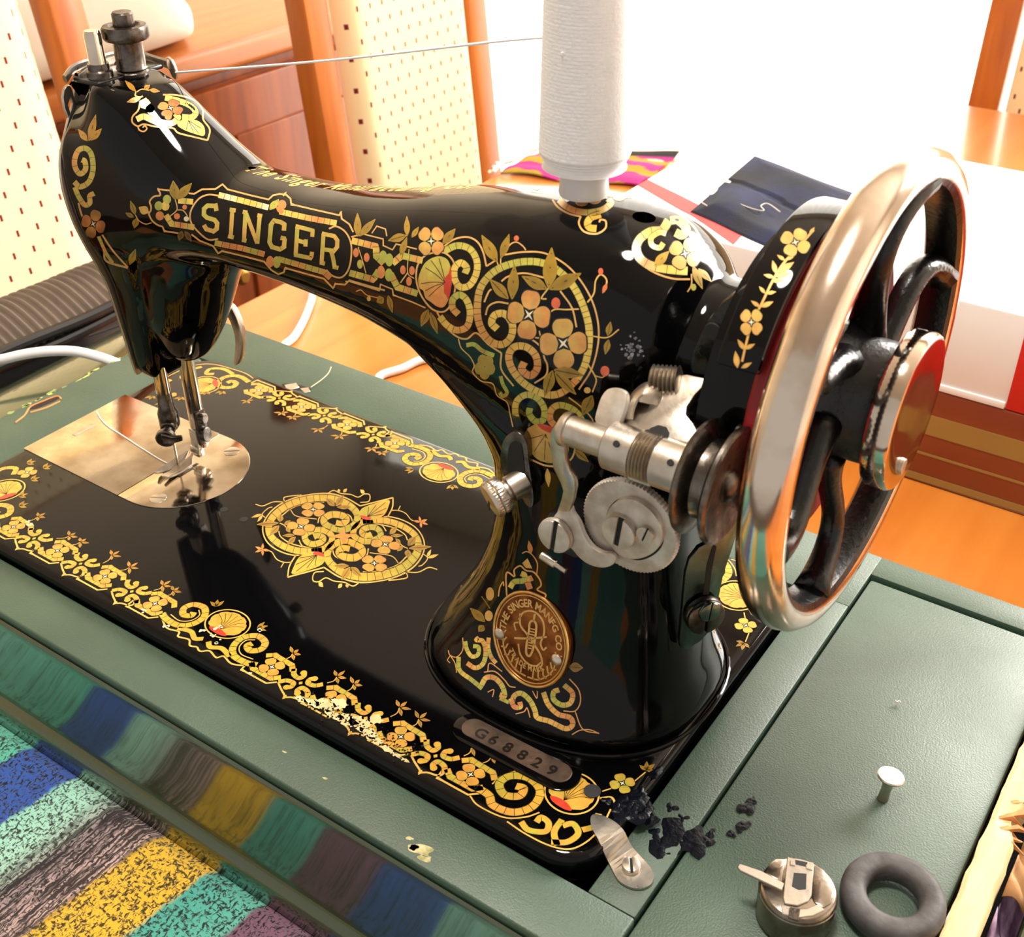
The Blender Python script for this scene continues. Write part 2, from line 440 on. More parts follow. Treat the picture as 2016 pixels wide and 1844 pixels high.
m_chrome = mat('polished_nickel', rgb(226, 214, 202), .10, 1.0, var=.14, vscale=45, rvar=.05, col2=rgb(202, 184, 164))
m_darksteel = mat('dark_steel', rgb(120, 114, 108), .30, 1.0, bump=.15, bscale=700, var=.4, vscale=150, rvar=.1, col2=rgb(62, 54, 48))
m_plate = mat('scuffed_needle_plate', rgb(214, 203, 184), .11, 1.0, bump=.03, bscale=300, var=.22, vscale=50, rvar=.05, col2=rgb(176, 160, 136))

GZ = -5.0
cs = empty('sewing_machine_case', (210, 100, TZ), 'open green carrying case holding the black sewing machine', 'case')
YF, YB = -25.0, 222.0
# front rail: flat top, rolled edge, hollow glossy face, foot lip
def rail(prof, x0, x1, n=2):
    V, F = [], []; k = len(prof)
    for i in range(n):
        x = x0+(x1-x0)*i/(n-1); V += [(x, y, z) for y, z in prof]
    for i in range(n-1):
        for j in range(k): F.append((i*k+j, i*k+(j+1) % k, (i+1)*k+(j+1) % k, (i+1)*k+j))
    F.append(tuple(range(k))); F.append(tuple((n-1)*k+j for j in range(k))[::-1]); return V, F
obj('front_top_board', box(-45, 391, YF+.6, -1.2, GZ-12, GZ, 1.0, 3), m_green, cs)
fp = [(-4, GZ-12), (YF+1.2, GZ-12)]+[(YF+.2-2.2*math.sin(t), GZ-3.5-3*(1-math.cos(t))) for t in np.linspace(0, 1.2, 4)]
fp = [(-4, GZ-12.2), (YF+2, GZ-12.2), (YF+.4, GZ-5), (YF-.2, GZ-3.2), (YF-1.0, GZ-4.2)]
for t in np.linspace(0, 1, 16): fp.append((YF-1.2+2.2*math.sin(math.pi*t)*.9, GZ-5.2-t*54))
fp += [(YF-4.5, GZ-61), (YF-5.6, GZ-64), (YF-5.6, TZ+1.5), (YF-4.5, TZ+.4), (-4, TZ+.4)]
obj('front_panel', rail(fp, -47, 492), m_gloss, cs, angle=50)
obj('back_rail', join(box(-45, 391, 181.5, YB, GZ-12, GZ, .7, 2), box(390.6, 490, 207.6, YB, GZ-12, GZ, .7, 2)), m_green, cs)
obj('back_panel', box(-44, 489, YB-14, YB-.6, TZ+.4, GZ-12, 2), m_gloss, cs)
obj('side_rail', box(-45, -1.8, -1.2, 181.5, GZ-12, GZ, 2.4, 3), m_green, cs)
obj('side_panel', box(-44.4, -32, -24, 208, TZ+.4, GZ-12, 2), m_gloss, cs)
obj('side_rail', box(373.2, 390.8, -1.2, 181.6, GZ-12, GZ, .7, 2), m_green, cs)
obj('inner_floor', box(-30, 470, -3, 207, TZ+1, TZ+5), m_dark, cs, smooth=False)
obj('partition', box(376, 388, -3, 207, TZ+5, GZ-12), m_dark, cs, smooth=False)
# compartment lid with its little knob
ld = obj('compartment_lid', box(392.0, 471.2, -22, 204.8, GZ-8, GZ-.5, 1.2, 2), m_green, cs)
obj('knob', lathe([(2.0, 0), (1.7, 4), (2.0, 8.4), (2.8, 9.8), (4.6, 10.2), (4.8, 10.8), (4.4, 11.2), (0.4, 11.4)], (438.9, 90, GZ-.5), (.05, .12, 1), 28), m_steel, ld)
tag(ld.children[0], 'small flat-headed nickel knob')
# torn raw wood edge on the right and the open end compartment
def raw_strip():
    V, F = [], []; rr = random.Random(3); n = 60
    prof = [(472.6, -13), (472.6, GZ+3.5), (474, GZ+4.6), (481.6, GZ+4.4), (483, GZ+2), (483, -13)]
    for i in range(n+1):
        y = -22+(226*i/n); k = .35*rr.uniform(-1, 1)
        bite = 4.5*max(0, math.exp(-((y-103)/9)**2)-.1)
        V += [(x+(k if j in (1, 2, 3, 4) else 0)-(bite*(j in (3, 4, 5))), y, z+(.3*rr.uniform(-1, 1) if j in (2, 3) else 0)-(bite*.5 if j in (3,) else 0)) for j, (x, z) in enumerate(prof)]
    for i in range(n):
        for j in range(6): F.append((i*6+j, i*6+(j+1) % 6, (i+1)*6+(j+1) % 6, (i+1)*6+j))
    F.append(tuple(range(6))); F.append(tuple(n*6+j for j in range(6))[::-1]); return V, F
rs = obj('raw_wood_edge', raw_strip(), m_raw, cs, angle=40)
tag(rs, 'pale bare splintered wood strip')
spl = []
rr = random.Random(5)
for k in range(9):
    y = 92+k*2.6+rr.uniform(-1, 1); x = 476+rr.uniform(0, 4)
    spl.append(tube([(x-3, y-4, GZ+3.6), (x+1.5, y+1, GZ+3.4-rr.uniform(0, 1)), (x+5+rr.uniform(0, 2), y+4+rr.uniform(-2, 2), GZ-1-rr.uniform(0, 4))], 1, 5, rs=[.5, 1.3, .3]))
obj('splinter_patch', join(*spl), m_rawd, rs)
obj('end_panel', box(493, 505, -30, 222, TZ+.4, GZ, 2), m_gloss, cs)
obj('inner_floor', box(471, 493, -22, 208, TZ+1, TZ+5), m_dark, cs, smooth=False)
# worn patches of the leatherette: torn flap, scuffs and the torn keyhole slots
m_scuff = mat('bare_worn_patch', rgb(206, 196, 150), .8, var=.35, vscale=300, col2=rgb(140, 140, 90))
def blob(cx, cy, rx, ry, z, seed, th=.25, rot=0.0, n=26, amp=.4):
    rr = random.Random(seed); P = []
    ph = [rr.uniform(0, 6.3) for _ in range(5)]
    for k in range(n):
        t = 2*math.pi*k/n; q = 1+amp*.4*sum(math.sin((i+2)*t+ph[i])/(1+.5*i) for i in range(5))
        a, c = rx*q*math.cos(t), ry*q*math.sin(t)
        P.append((cx+a*math.cos(rot)-c*math.sin(rot), cy+a*math.sin(rot)+c*math.cos(rot), z))
    return prism(P, (0, 0, th))
sc_parts = []
for k, (px, py, rx, ry) in enumerate([(828, 1672, 4.6, 2.0), (836, 1690, 2.2, 1.4), (806, 1650, 1.3, .7), (815, 1668, 1.5, 1.2), (640, 1532, 1.2, .4), (560, 1480, .9, .4)]):
    p = un_axis(px, py, 'z', GZ); sc_parts.append(blob(p[0], p[1], rx, ry, GZ-.1, 20+k, .22, .2))
for q in sc_parts: obj('worn_patch', q, m_scuff, cs)
sc_parts = []
rr = random.Random(11)
for k in range(40):
    y = rr.uniform(30, 165); sc_parts.append(blob(-43.4+rr.uniform(-1, 1.5), y, rr.uniform(.4, 1.3), rr.uniform(1, 4), GZ-.35, 60+k, .42, 0, 10))
obj('worn_edge', join(*sc_parts), mat('worn_yellow_edge', rgb(190, 190, 110), .75, var=.4, vscale=200, col2=rgb(90, 120, 70)), cs)
m_hole = mat('torn_slot_dark', rgb(46, 16, 12), .8, var=.4, vscale=200)
h1 = un_axis(55, 805, 'z', GZ); h2 = un_axis(116, 783, 'z', GZ)
obj('torn_slot', join(blob((h1[0]+h2[0])/2, (h1[1]+h2[1])/2, 8.6, 2.6, GZ-.2, 91, .3, math.atan2(h2[1]-h1[1], h2[0]-h1[0]), 30, .25)), m_hole, cs)
obj('torn_slot_edge', join(*[tube(catmull([un_axis(a, c, 'z', GZ) for a, c in q], 4), .55, 6) for q in ([(30, 832), (48, 818), (60, 801), (85, 790), (112, 780), (121, 786)], [(60, 812), (90, 803), (118, 790)])]), m_rawd, cs)
# slot in the back rail with a pale metal piece inside
b1 = un_axis(556, 757, 'z', GZ); b2 = un_axis(612, 768, 'z', GZ)
obj('hinge_slot', blob((b1[0]+b2[0])/2, (b1[1]+b2[1])/2, 9.6, 2.5, GZ-.2, 5, .35, math.atan2(b2[1]-b1[1], b2[0]-b1[0]), 30, .1), m_hole, cs)
obj('hinge_leaf', join(*[bevelled(prism([un_axis(a, c, 'z', GZ+.4) for a, c in q], (0, 0, -.6)), .15, 1) for q in (
    [(560, 757), (583, 753), (589, 762), (566, 768)], [(591, 764), (607, 762), (611, 770), (599, 773)])]), m_steel, cs)
# latch plate (turn button) that holds the bed, with its screw
bt = [(1163, 1608), (1172, 1602), (1190, 1606), (1212, 1618), (1228, 1634), (1236, 1650), (1246, 1668), (1262, 1686), (1280, 1706), (1287, 1722), (1283, 1738), (1268, 1747), (1250, 1748), (1232, 1742), (1216, 1730), (1203, 1706), (1192, 1684), (1178, 1652), (1165, 1628)]
P = []
for q in catmull(bt, 3, True):
    z = 1.3 if q[1] < 1650 else (1.3-5.0*min(1, (q[1]-1650)/34.0) if q[1] < 1684 else -3.7)
    P.append(un_axis(q[0], q[1], 'z', z))
bm = bmesh.new()
top = [bm.verts.new(p) for p in P]; bot = [bm.verts.new(p-np.array([0, 0, 1.0])) for p in P]
bm.faces.new(top); bm.faces.new(bot[::-1])
for i in range(len(top)): bm.faces.new((top[i], bot[i], bot[(i+1) % len(top)], top[(i+1) % len(top)]))
bmesh.ops.triangulate(bm, faces=[f for f in bm.faces if len(f.verts) > 4])
lt = obj('turn_button', from_bm(bm), m_steel, cs, angle=25)
sp_ = un_axis(1242, 1708, 'z', -3.6)
def screw(c, axis, r, h, slot_dir, w=.28):
    """slotted screw head: two half caps beside a sunk slot floor"""
    u, wv, a = basis(axis); c = np.array(c, float); sd = np.array(slot_dir, float); sd -= a*np.dot(sd, a); sd /= np.linalg.norm(sd); pd = np.cross(a, sd)
    parts = [lathe([(r*.98, 0), (r, h*.35), (r*.97, h*.55)], c, axis, 28)]
    for s in (1, -1):
        P = []
        y0 = r*w*.5
        t0 = math.asin(min(.9, w*.5))
        for k in range(15):
            t = t0+(math.pi-2*t0)*k/14; P.append((r*.97*math.cos(t), r*.97*math.sin(t)))
        pts = [c+a*(h*.5)+sd*x+pd*(s*y) for x, y in P]
        parts.append(bevelled(prism(pts, a*(h*.5)), r*.07, 2))
    # dark floor of the slot, drawn last
    q = [c+a*(h*.56)+sd*(x*r*.93)+pd*(y*r*w*.5) for x, y in ((-1, -1), (1, -1), (1, 1), (-1, 1))]
    parts.append(prism(q, a*(h*.06)))
    return join(*parts)
def screw_obj(name, vf, material, parent):
    o = obj(name, vf, material, parent); o.data.materials.append(m_dark)
    n = len(o.data.polygons)
    for p in list(o.data.polygons)[n-6:]: p.material_index = 1
    return o
screw_obj('screw', screw(sp_, (0, 0, 1), 3.1, 2.2, (CU[0], CU[1], 0)), m_steel, lt)
# black tarry smears where paint has run off the bed corner
m_tar = mat('blue_black_tar', rgb(3, 5, 14), .3, 0, .2, .0, .2, .4, 600)
rr = random.Random(21); parts = []
for (px, py, r, z) in [(1255, 1575, 3.2, 0), (1235, 1585, 3.0, 0), (1215, 1590, 2.6, 0), (1275, 1590, 2.4, -2), (1240, 1600, 3.0, 0), (1290, 1520, 2.4, 0), (1262, 1560, 2.0, 0), (1345, 1610, 2.6, GZ), (1365, 1640, 2.4, GZ), (1390, 1655, 2.2, GZ), (1330, 1650, 2.6, GZ), (1310, 1625, 2.4, GZ), (1470, 1590, 2.6, GZ), (1462, 1625, 2.2, GZ), (1372, 1664, 2.5, GZ), (1310, 1680, 2.0, GZ), (1290, 1640, 3.2, GZ), (1195, 1575, 2.0, 0), (1322, 1590, 3.0, GZ), (1335, 1630, 3.4, GZ), (1352, 1660, 3.0, GZ), (1300, 1660, 3.2, GZ), (1280, 1610, 3.0, -3), (1268, 1600, 2.6, 0), (1225, 1575, 2.8, 0), (1248, 1590, 2.6, 0), (1440, 1640, 1.4, GZ), (1480, 1575, 1.6, GZ), (1400, 1640, 1.6, GZ), (1325, 1635, 6.2, GZ), (1300, 1665, 5.2, GZ), (1365, 1652, 5.0, GZ), (1245, 1586, 6.0, 0), (1225, 1590, 5.0, 0)]:
    c = un_axis(px, py, 'z', z); V, F = [], []
    ph = [rr.uniform(0, 6.28) for _ in range(4)]; nr, nt_ = 5, 16
    hh = (r*.2 if z > -1 else r*.08) if r < 5 else .35
    for i in range(nr+1):
        a = i/nr
        for k in range(nt_):
            t = 2*math.pi*k/nt_; q = r*a*(1+.25*math.sin(2*t+ph[0])+.18*math.sin(3*t+ph[1])+.1*math.sin(5*t+ph[2]))
            V.append((c[0]+q*math.cos(t), c[1]+q*math.sin(t)*1.2, c[2]-.15+hh*(1-a*a)+.25*math.sin(3*t+ph[3])*a*(1-a)))
    for i in range(nr):
        for k in range(nt_): F.append((i*nt_+k, i*nt_+(k+1) % nt_, (i+1)*nt_+(k+1) % nt_, (i+1)*nt_+k))
    parts.append((V, F))
obj('tar_smear', join(*parts), m_tar, cs, angle=None)
# ---------------------------------------------------------------- cover of the case lying behind on the left
cv = empty('case_cover', (-110, 150, TZ), 'glossy olive green case cover lying left of the case behind the needle plate', 'case')
prof = [(-47, -70), (-46.5, -40), (-48, -27), (-53, -20.5), (-62, -18.5), (-78, -19), (-96, -23), (-116, -31), (-134, -42), (-146, -56), (-150, -70)]
V, F = [], []; n = 30; k = len(prof)
for i in range(n+1):
    y = -60+292*i/n
    for (x, z) in prof: V.append((x-(y-150)*.02, y, z))
for i in range(n):
    for j in range(k-1): F.append((i*k+j, i*k+j+1, (i+1)*k+j+1, (i+1)*k+j))
F.append(tuple(range(k))); F.append(tuple(n*k+j for j in range(k))[::-1])
V2 = [(a, b, c-3) for a, b, c in V]
cvo = obj('cover_shell', join((V, F)), m_gloss, cv, angle=60)
for q, z in (([(27, 772), (60, 759), (108, 744)], -22.5), ([(175, 661), (205, 651), (237, 640)], -33.5)):
    obj('seam', tube([un_axis(a, c, 'z', z) for a, c in q], .7, 6), mat('seam_black', rgb(10, 10, 9), .5, var=.2), cv)
obj('base_board', box(-148, -50, -58, 230, TZ+.3, -68, 2), m_gloss, cv)
# ================================================================ sewing machine
m_black = mat('black_japan_enamel', rgb(5, 5, 6), .06, 0, .25, 0, .04, .02, 80, rvar=.02, vscale=30)
m_blackm = mat('black_paint_worn', rgb(11, 11, 12), .28, 0, .5, 0, .1, .35, 500, rvar=.08, vscale=60)
SM = empty('sewing_machine', (210, 90, -12), 'black antique sewing machine with gold floral decals and SINGER on the arm', 'sewing machine')

# ---- bed: rounded plate with soft upper edge
def rrect(x0, x1, y0, y1, r, z, n=10):
    P = []
    for (cx, cy, a) in ((x1-r, y0+r, -90), (x1-r, y1-r, 0), (x0+r, y1-r, 90), (x0+r, y0+r, 180)):
        for k in range(n+1):
            t = math.radians(a+90*k/n); P.append((cx+r*math.cos(t), cy+r*math.sin(t), z))
    return P
BD = 180.0
rings = [rrect(0+i, 371-i, 0+i, BD-i, 16-i*.8, z) for i, z in ((.6, -12), (0, -11), (0, -4.5), (.3, -2.6), (1.0, -1.2), (2.2, -.35), (3.6, 0))]
V, F = [], []; k = len(rings[0])
for r in rings: V += r
for i in range(len(rings)-1):
    for j in range(k): F.append((i*k+j, i*k+(j+1) % k, (i+1)*k+(j+1) % k, (i+1)*k+j))
F.append(tuple(range(k))); F.append(tuple((len(rings)-1)*k+j for j in range(k)))
bed = obj('bed', (V, F), m_black, SM, angle=50)

# ---- casting: head, arm, pillar united into one surface
HEAD = [  # x, y0, y1, z0, z1, n
    (69.5, 69, 122, 100, 199, 2.0), (86, 69.5, 122, 101, 200, 2.05), (95, 70, 122, 104, 197.5, 2.1), (107, 70.5, 122, 110, 189.5, 2.15), (120, 71.5, 121, 117, 180, 2.25), (134, 72, 119.5, 123, 170.5, 2.5), (150, 72.5, 117, 127, 163.5, 2.8)]
TONGUE = [(52, 70, 83, 85.5, 104, 7), (55, 69.5, 84, 84.5, 105, 7), (76, 69.5, 86, 82.5, 108, 7), (100, 69.5, 90, 80, 112, 7), (112, 69.5, 94, 76.5, 116, 6), (122, 69.5, 100, 73, 118, 5)]
BULGE = [(62, 83, 98, 93, 106, 2.2), (66, 79, 103, 89, 109, 2.3), (74, 77, 109, 86, 112, 2.4), (84, 77, 115, 83, 114, 2.5), (96, 78, 121, 81, 116, 2.5), (108, 80, 127, 79, 117, 2.5), (118, 80, 133, 78, 118, 2.5), (130, 80, 136, 78, 118, 2.5)]
ARM = [  # x, y0, y1, z0, z1, n
    (96, 74, 118, 126, 166, 2.6), (120, 73, 118, 126, 166.5, 2.7), (146, 72.5, 117, 127, 163.5, 2.8), (180, 72, 116.5, 127.5, 164, 2.8), (219, 69, 117, 125.5, 169.5, 2.7), (256, 63.5, 120, 119, 178, 2.6),
    (290, 58, 123, 107, 184.5, 2.5), (318, 54.5, 125, 98, 188, 2.45), (336, 55, 125, 98, 186.5, 2.4), (348, 58, 122, 104, 181, 2.3), (356, 65, 115, 114, 172, 2.2), (361, 76, 104, 128, 160, 2.1)]
PILLAR = [  # z, x0, x1, y0, y1, n
    (0.1, 253, 370, 39.5, 140, 2.35), (3.5, 253, 370, 39.5, 140, 2.35), (7, 254.5, 369, 41, 138.5, 2.35), (17, 261, 366, 46, 134, 2.35), (30, 269, 363.5, 51, 129, 2.35), (45, 276, 361, 54.5, 125.5, 2.4), (60, 280.5, 359, 56.5, 123.5, 2.4),
    (75, 282.5, 358, 57.2, 123, 2.4), (92, 281.5, 358, 57.2, 123, 2.4), (104, 276, 358.5, 57, 123, 2.4), (113, 266, 359, 57.5, 122, 2.4), (120, 254, 359, 59.5, 120, 2.4), (126, 238, 358, 64, 118, 2.5), (140, 225, 352, 72, 114, 2.5)]
BUSH = cyl((352, 91, 146), (1, 0, 0), 25, 0, 20, 48)
hd_ = superloft(HEAD, 'x', 1.5, 96); 
def _narrow(a, b, c):
    sm = lambda t: (lambda q: q*q*(3-2*q))(min(1, max(0, t)))
    if b < 95: b += 8.5*sm((c-163)/20)*(1-sm((a-70)/20))
    return (a, b, min(c, 190.0))
hd_ = ([_narrow(*q) for q in hd_[0]], hd_[1])
big = join(hd_, superloft(TONGUE, 'z', 1.5), superloft(BULGE, 'z', 1.5), superloft(ARM, 'x', 2), superloft(PILLAR, 'z', 1.5, 96), BUSH)
tmp = obj('casting_blank', big, m_black, None)
md = tmp.modifiers.new('r', 'REMESH'); md.mode = 'VOXEL'; md.voxel_size = .00105; md.use_smooth_shade = True
ms = tmp.modifiers.new('s', 'SMOOTH'); ms.factor = .5; ms.iterations = 26
dg = bpy.context.evaluated_depsgraph_get()
me0 = bpy.data.meshes.new_from_object(tmp.evaluated_get(dg)); bpy.data.objects.remove(tmp, do_unlink=True)
def relax(me, iters=70):
    # extra rounding where the head slope runs into the arm
    n = len(me.vertices); co = np.empty(n*3); me.vertices.foreach_get('co', co); co = co.reshape(-1, 3)/S
    ed = np.empty(len(me.edges)*2, dtype=np.int64); me.edges.foreach_get('vertices', ed); ed = ed.reshape(-1, 2)
    sm = lambda t: (lambda q: q*q*(3-2*q))(np.clip(t, 0, 1))
    w = sm((172-co[:, 0])/24)*sm((co[:, 2]-138)/14)*sm((co[:, 0]-71)/8)
    w *= 1-sm((co[:, 2]-182)/6)*sm((98-co[:, 0])/8)
    deg = np.bincount(ed.ravel(), minlength=n).astype(float)[:, None]
    for _ in range(iters):
        acc = np.zeros_like(co)
        for c in range(3):
            acc[:, c] = np.bincount(ed[:, 0], weights=co[ed[:, 1], c], minlength=n)+np.bincount(ed[:, 1], weights=co[ed[:, 0], c], minlength=n)
        co += (acc/deg-co)*(.6*w)[:, None]
    me.vertices.foreach_set('co', (co*S).ravel()); me.update()
relax(me0)
def bvh_of(me): 
    return BVHTree.FromPolygons([v.co.copy() for v in me.vertices], [tuple(p.vertices) for p in me.polygons])
T0 = bvh_of(me0)
CAMV = Vector(CAMP*S)
def hit(px, py, tree=T0):
    r = tree.ray_cast(CAMV, Vector(px_ray(px, py)))
    return (np.array(r[0])/S, np.array(r[1])) if r[0] is not None else (None, None)
# oil holes cut into the casting
cut = []
for px, py, r in [(1268, 427, 3.6), (1085, 365, 2.3), (294, 213, 2.0), (390, 279, 2.2), (497, 331, 1.7), (371, 630, 2.6)]:
    p, nrm = hit(px, py)
    if p is None: continue
    cut.append(cyl(p, nrm, r, -3.5, 3, 24))
for z in (155,): pass
cobj = obj('cutter', join(*cut), m_dark)
b0 = obj('body_tmp', None, m_black, None, me=me0, smooth=False)
mb = b0.modifiers.new('b', 'BOOLEAN'); mb.operation = 'DIFFERENCE'; mb.object = cobj; mb.solver = 'FAST'
dg = bpy.context.evaluated_depsgraph_get(); dg.update()
me1 = bpy.data.meshes.new_from_object(b0.evaluated_get(dg))
bpy.data.objects.remove(b0, do_unlink=True); bpy.data.objects.remove(cobj, do_unlink=True)
if len(me1.polygons) < 1000: me1 = me0
me1.materials.clear(); me1.materials.append(m_black)
arm = obj('arm_casting', None, m_black, SM, me=me1, angle=50)
# ridge running along the lower front edge of the arm into the pillar
rp = []
for px, py in [(470, 533), (520, 548), (580, 572), (640, 601), (700, 634), (760, 670), (815, 706), (862, 740), (898, 775), (926, 812), (946, 850), (958, 900), (962, 950), (958, 1000)]:
    p, nrm = hit(px, py)
    if p is not None: rp.append(p)
# foot line round the pillar base
fl = []
for k in range(80):
    t = 2*math.pi*k/80; c, q = math.cos(t), math.sin(t)
    fl.append((311.5+60*math.copysign(abs(c)**(2/2.35), c), 89.75+52*math.copysign(abs(q)**(2/2.35), q), .35))
obj('foot_bead', tube(fl, .9, 8, True), m_black, arm)

# ---- face plate on the left end, thin rim seen edge on
fpz = [(51.5, 84.8), (55, 84), (76, 81.9), (98, 79.5), (110, 76.3), (120, 73), (130, 70.2), (140, 68.6), (150, 68.3), (160, 70.2), (170, 75.4), (178, 80.5), (184, 83.6), (190, 86)]
left = [(y, z) for z, y in fpz]; right = [(191-y, z) for z, y in fpz]
poly = catmull([(68.2, y, z) for y, z in left], 4)+[np.array((68.2, 84, 188)), np.array((68.2, 88, 190.5)), np.array((68.2, 96, 193)), np.array((68.2, 108, 193.5))]+catmull([(68.2, y, z) for y, z in right[::-1]], 4)
obj('face_plate', bevelled(prism(poly, (1.5, 0, 0)), .35, 2), m_steel, SM)
# curled top rim round the bars and the two thread guide ears
rim = catmull([(70, 80, 190), (68.5, 86, 192.5), (68, 96, 193), (68.5, 108, 193), (71, 117.5, 191.5), (80, 118.5, 190.5), (88, 118.5, 190)], 5)
obj('top_rim', tube(rim, 1.0, 8, rs=[(1.0, 2.2)]*len(rim)), m_steel, SM)
ear = [un_axis(a, c, 'x', 68.5) for a, c in [(126, 168), (133, 165), (139, 178), (142, 192), (148, 200), (147, 205), (140, 203), (134, 192), (130, 205), (135, 222), (130, 232), (122, 212), (119, 190), (121, 176)]]
obj('thread_guide', bevelled(prism(ear, (1.6, 0, 0)), .3, 1), m_steel, SM)
ear2 = [un_axis(a, c, 'y', 119.5) for a, c in [(322, 116), (328, 112), (336, 118), (342, 130), (347, 146), (345, 158), (338, 152), (333, 140), (326, 130)]]
obj('thread_guide', bevelled(prism(ear2, (0, 1.6, 0)), .3, 1), m_steel, SM)
obj('top_plate', box(71.5, 87, 82.5, 116.5, 188.5, 190.6, .8), mat('oily_black_top', rgb(20, 20, 20), .22, rvar=.08), SM)

# ---- needle bar, presser bar
nb = np.array([81.0, 89.0]); pb = np.array([85.0, 102.0])
obj('needle_bar', lathe([(3.1, 28), (3.4, 30), (3.4, 207), (2.9, 208.6)], (nb[0], nb[1], 0), (0, 0, 1), 32), m_chrome, SM)
obj('bushing', lathe([(5.2, 188), (5.2, 193), (4.2, 193.6), (4.2, 196)], (nb[0], nb[1], 0), (0, 0, 1), 32), m_darksteel, SM)
pbo = obj('presser_bar', lathe([(3.6, 9), (3.8, 10.5), (3.8, 60)], (pb[0], pb[1], 0), (0, 0, 1), 32), m_chrome, SM)
adj = obj('presser_adjuster', lathe([(6.6, 188), (6.6, 190.5), (5.9, 191.2), (6.4, 192), (5.9, 192.8), (5.9, 203.5), (6.2, 204)], (pb[0], pb[1], 0), (0, 0, 1), 40), m_darksteel, SM)
obj('knurled_nut', lathe([(6.5, 202.6), (8.8, 203.4), (9.3, 204.4), (9.3, 207.6), (8.6, 208.6), (6.4, 208.8), (5.6, 207.8)], (pb[0], pb[1], 0), (0, 0, 1), 96, knurl={2: .035, 3: .035}), m_darksteel, adj)
obj('screw_tip', lathe([(4.3, 205), (4.3, 213), (3.7, 213.8)], (pb[0], pb[1], 0), (0, 0, 1), 28), m_darksteel, adj)
# needle clamp with thumb screw, thread guide
obj('needle_clamp', join(lathe([(3.6, 24), (4.9, 26), (4.9, 33), (3.8, 36), (3.5, 44)], (nb[0], nb[1], 0), (0, 0, 1), 28),
    cyl((nb[0], nb[1], 27), (.6, -.75, -.1), 2.4, 0, 11, 20, .3), cyl((nb[0], nb[1], 27), (.6, -.75, -.1), 3.6, 3, 5.5, 20, .4)), m_darksteel, SM)
cth = np.array([nb[0], nb[1], 27])+np.array([.6, -.75, -.1])*10.5
tsc = obj('clamp_thumb_screw', join(cyl(cth, (.6, -.75, -.1), 4.7, 0, 3.2, 28, .5), cyl(cth, (.6, -.75, -.1), 2.0, 3, 5, 16)), m_darksteel, SM)
obj('wing', bevelled(prism([cth+np.array(q) for q in ((1.5, -3.5, 4), (6.5, -1.5, 3.2), (10.5, 1.2, 3.6), (10.0, 1.5, .6), (6.0, -1.5, -.8), (2, -3.8, -1))], (.9, -1.2, 0)), .3, 1), m_darksteel, tsc)
obj('needle', lathe([(1.0, 25), (1.0, 18), (.62, 16), (.55, 3), (.2, -.3)], (nb[0]+.8, nb[1]-.6, 0), (0, 0, 1), 14), m_chrome, SM)
# presser foot: shank with side screw, two toes
foot = join(box(pb[0]-2.6, pb[0]+2.6, pb[1]-4.4, pb[1]-.8, 4, 20, .8), box(pb[0]-3.4, pb[0]+3.0, pb[1]-5.0, pb[1]-1.6, 6, 10, .8))
foot2 = []
for s in (-1, 1):
    toe = [(nb[0]+s*1.0+a, y, z) for a, y, z in ((0, 97.5, 6.0), (s*1.0, 97.5, 6.0), (s*3.6, 94, 2.0), (s*4.0, 86, 1.6), (s*3.2, 79.0, 2.6), (s*2.4, 76.6, 4.4), (s*.6, 77.0, 4.2), (0, 84, 1.6), (0, 93, 1.6))]
    foot2.append(bevelled(prism(toe, (0, 0, -1.1)), .2, 1))
ft = obj('presser_foot', join(foot, *foot2), m_steel, pbo)
obj('foot_screw', join(cyl((pb[0]+3.6, pb[1]-1, 17), (1, .25, .1), 3.6, 0, 3, 24, .4), cyl((pb[0]+3.4, pb[1]-1, 26), (1, .25, .1), 2.6, 0, 3.6, 24, .4), box(pb[0]+1.8, pb[0]+4.2, pb[1]-3.6, pb[1]+2.6, 11, 30, .8)), m_darksteel, pbo)
# presser lifter lever curved behind the head
lv = [un_axis(a, c, 'y', 121) for a, c in [(446, 600), (458, 612), (470, 640), (476, 670), (474, 700), (466, 718), (459, 716), (462, 690), (461, 660), (452, 632), (444, 618)]]
obj('presser_lifter', bevelled(prism(catmull(lv, 3, True), (0, 3.4, 0)), .5, 2), m_steel, SM)
obj('lifter_pivot', cyl((118, 117, 112), (0, 1, 0), 4, 0, 5, 20, .5), m_darksteel, SM)

# ---- needle plate and slide plate
def dshape(x0, xc, yc, r, z, n=28):
    P = [(x0, yc-r, z), (xc, yc-r, z)]
    for k in range(1, n): t = -math.pi/2+math.pi*k/n; P.append((xc+r*math.cos(t)*.98, yc+r*math.sin(t), z))
    return P+[(xc, yc+r, z), (x0, yc+r, z)]
npz = .45
YCN = 90.0
dp = dshape(74.2, 82.5, YCN, 33.2, -.8)
# flat along the slide-plate joint, rounded on the right; slide plate reaches the left bed edge
npo = obj('needle_plate', bevelled(prism(dp, (0, 0, .8+npz)), .22, 2), m_plate, SM)
obj('slide_plate', bevelled(prism([(1.0, YCN-32.6, -.8), (73.7, YCN-33.2, -.8), (73.7, YCN+33.2, -.8), (1.0, YCN+32.6, -.8)], (0, 0, .8+npz)), .22, 2), m_plate, SM)
for x, y, t in ((91.4, 114.6, .7), (92.2, 66.0, .5)):
    screw_obj('screw', screw((x, y, npz-.5), (0, 0, 1), 4.1, .75, (math.cos(t), math.sin(t), 0), .24), m_steel, npo)
fd = [box(nb[0]+dx-.9, nb[0]+dx+.9, YCN-6, YCN+7, npz-.2, npz+.55, .15) for dx in (-5, 0, 5)]
obj('feed_dog', join(*fd), m_darksteel, npo)
obj('needle_hole', cyl((nb[0]+.8, nb[1]-.6, npz-.3), (0, 0, 1), 1.3, 0, .36, 16), m_dark, npo)
sl = un_axis(165, 846, 'z', npz)
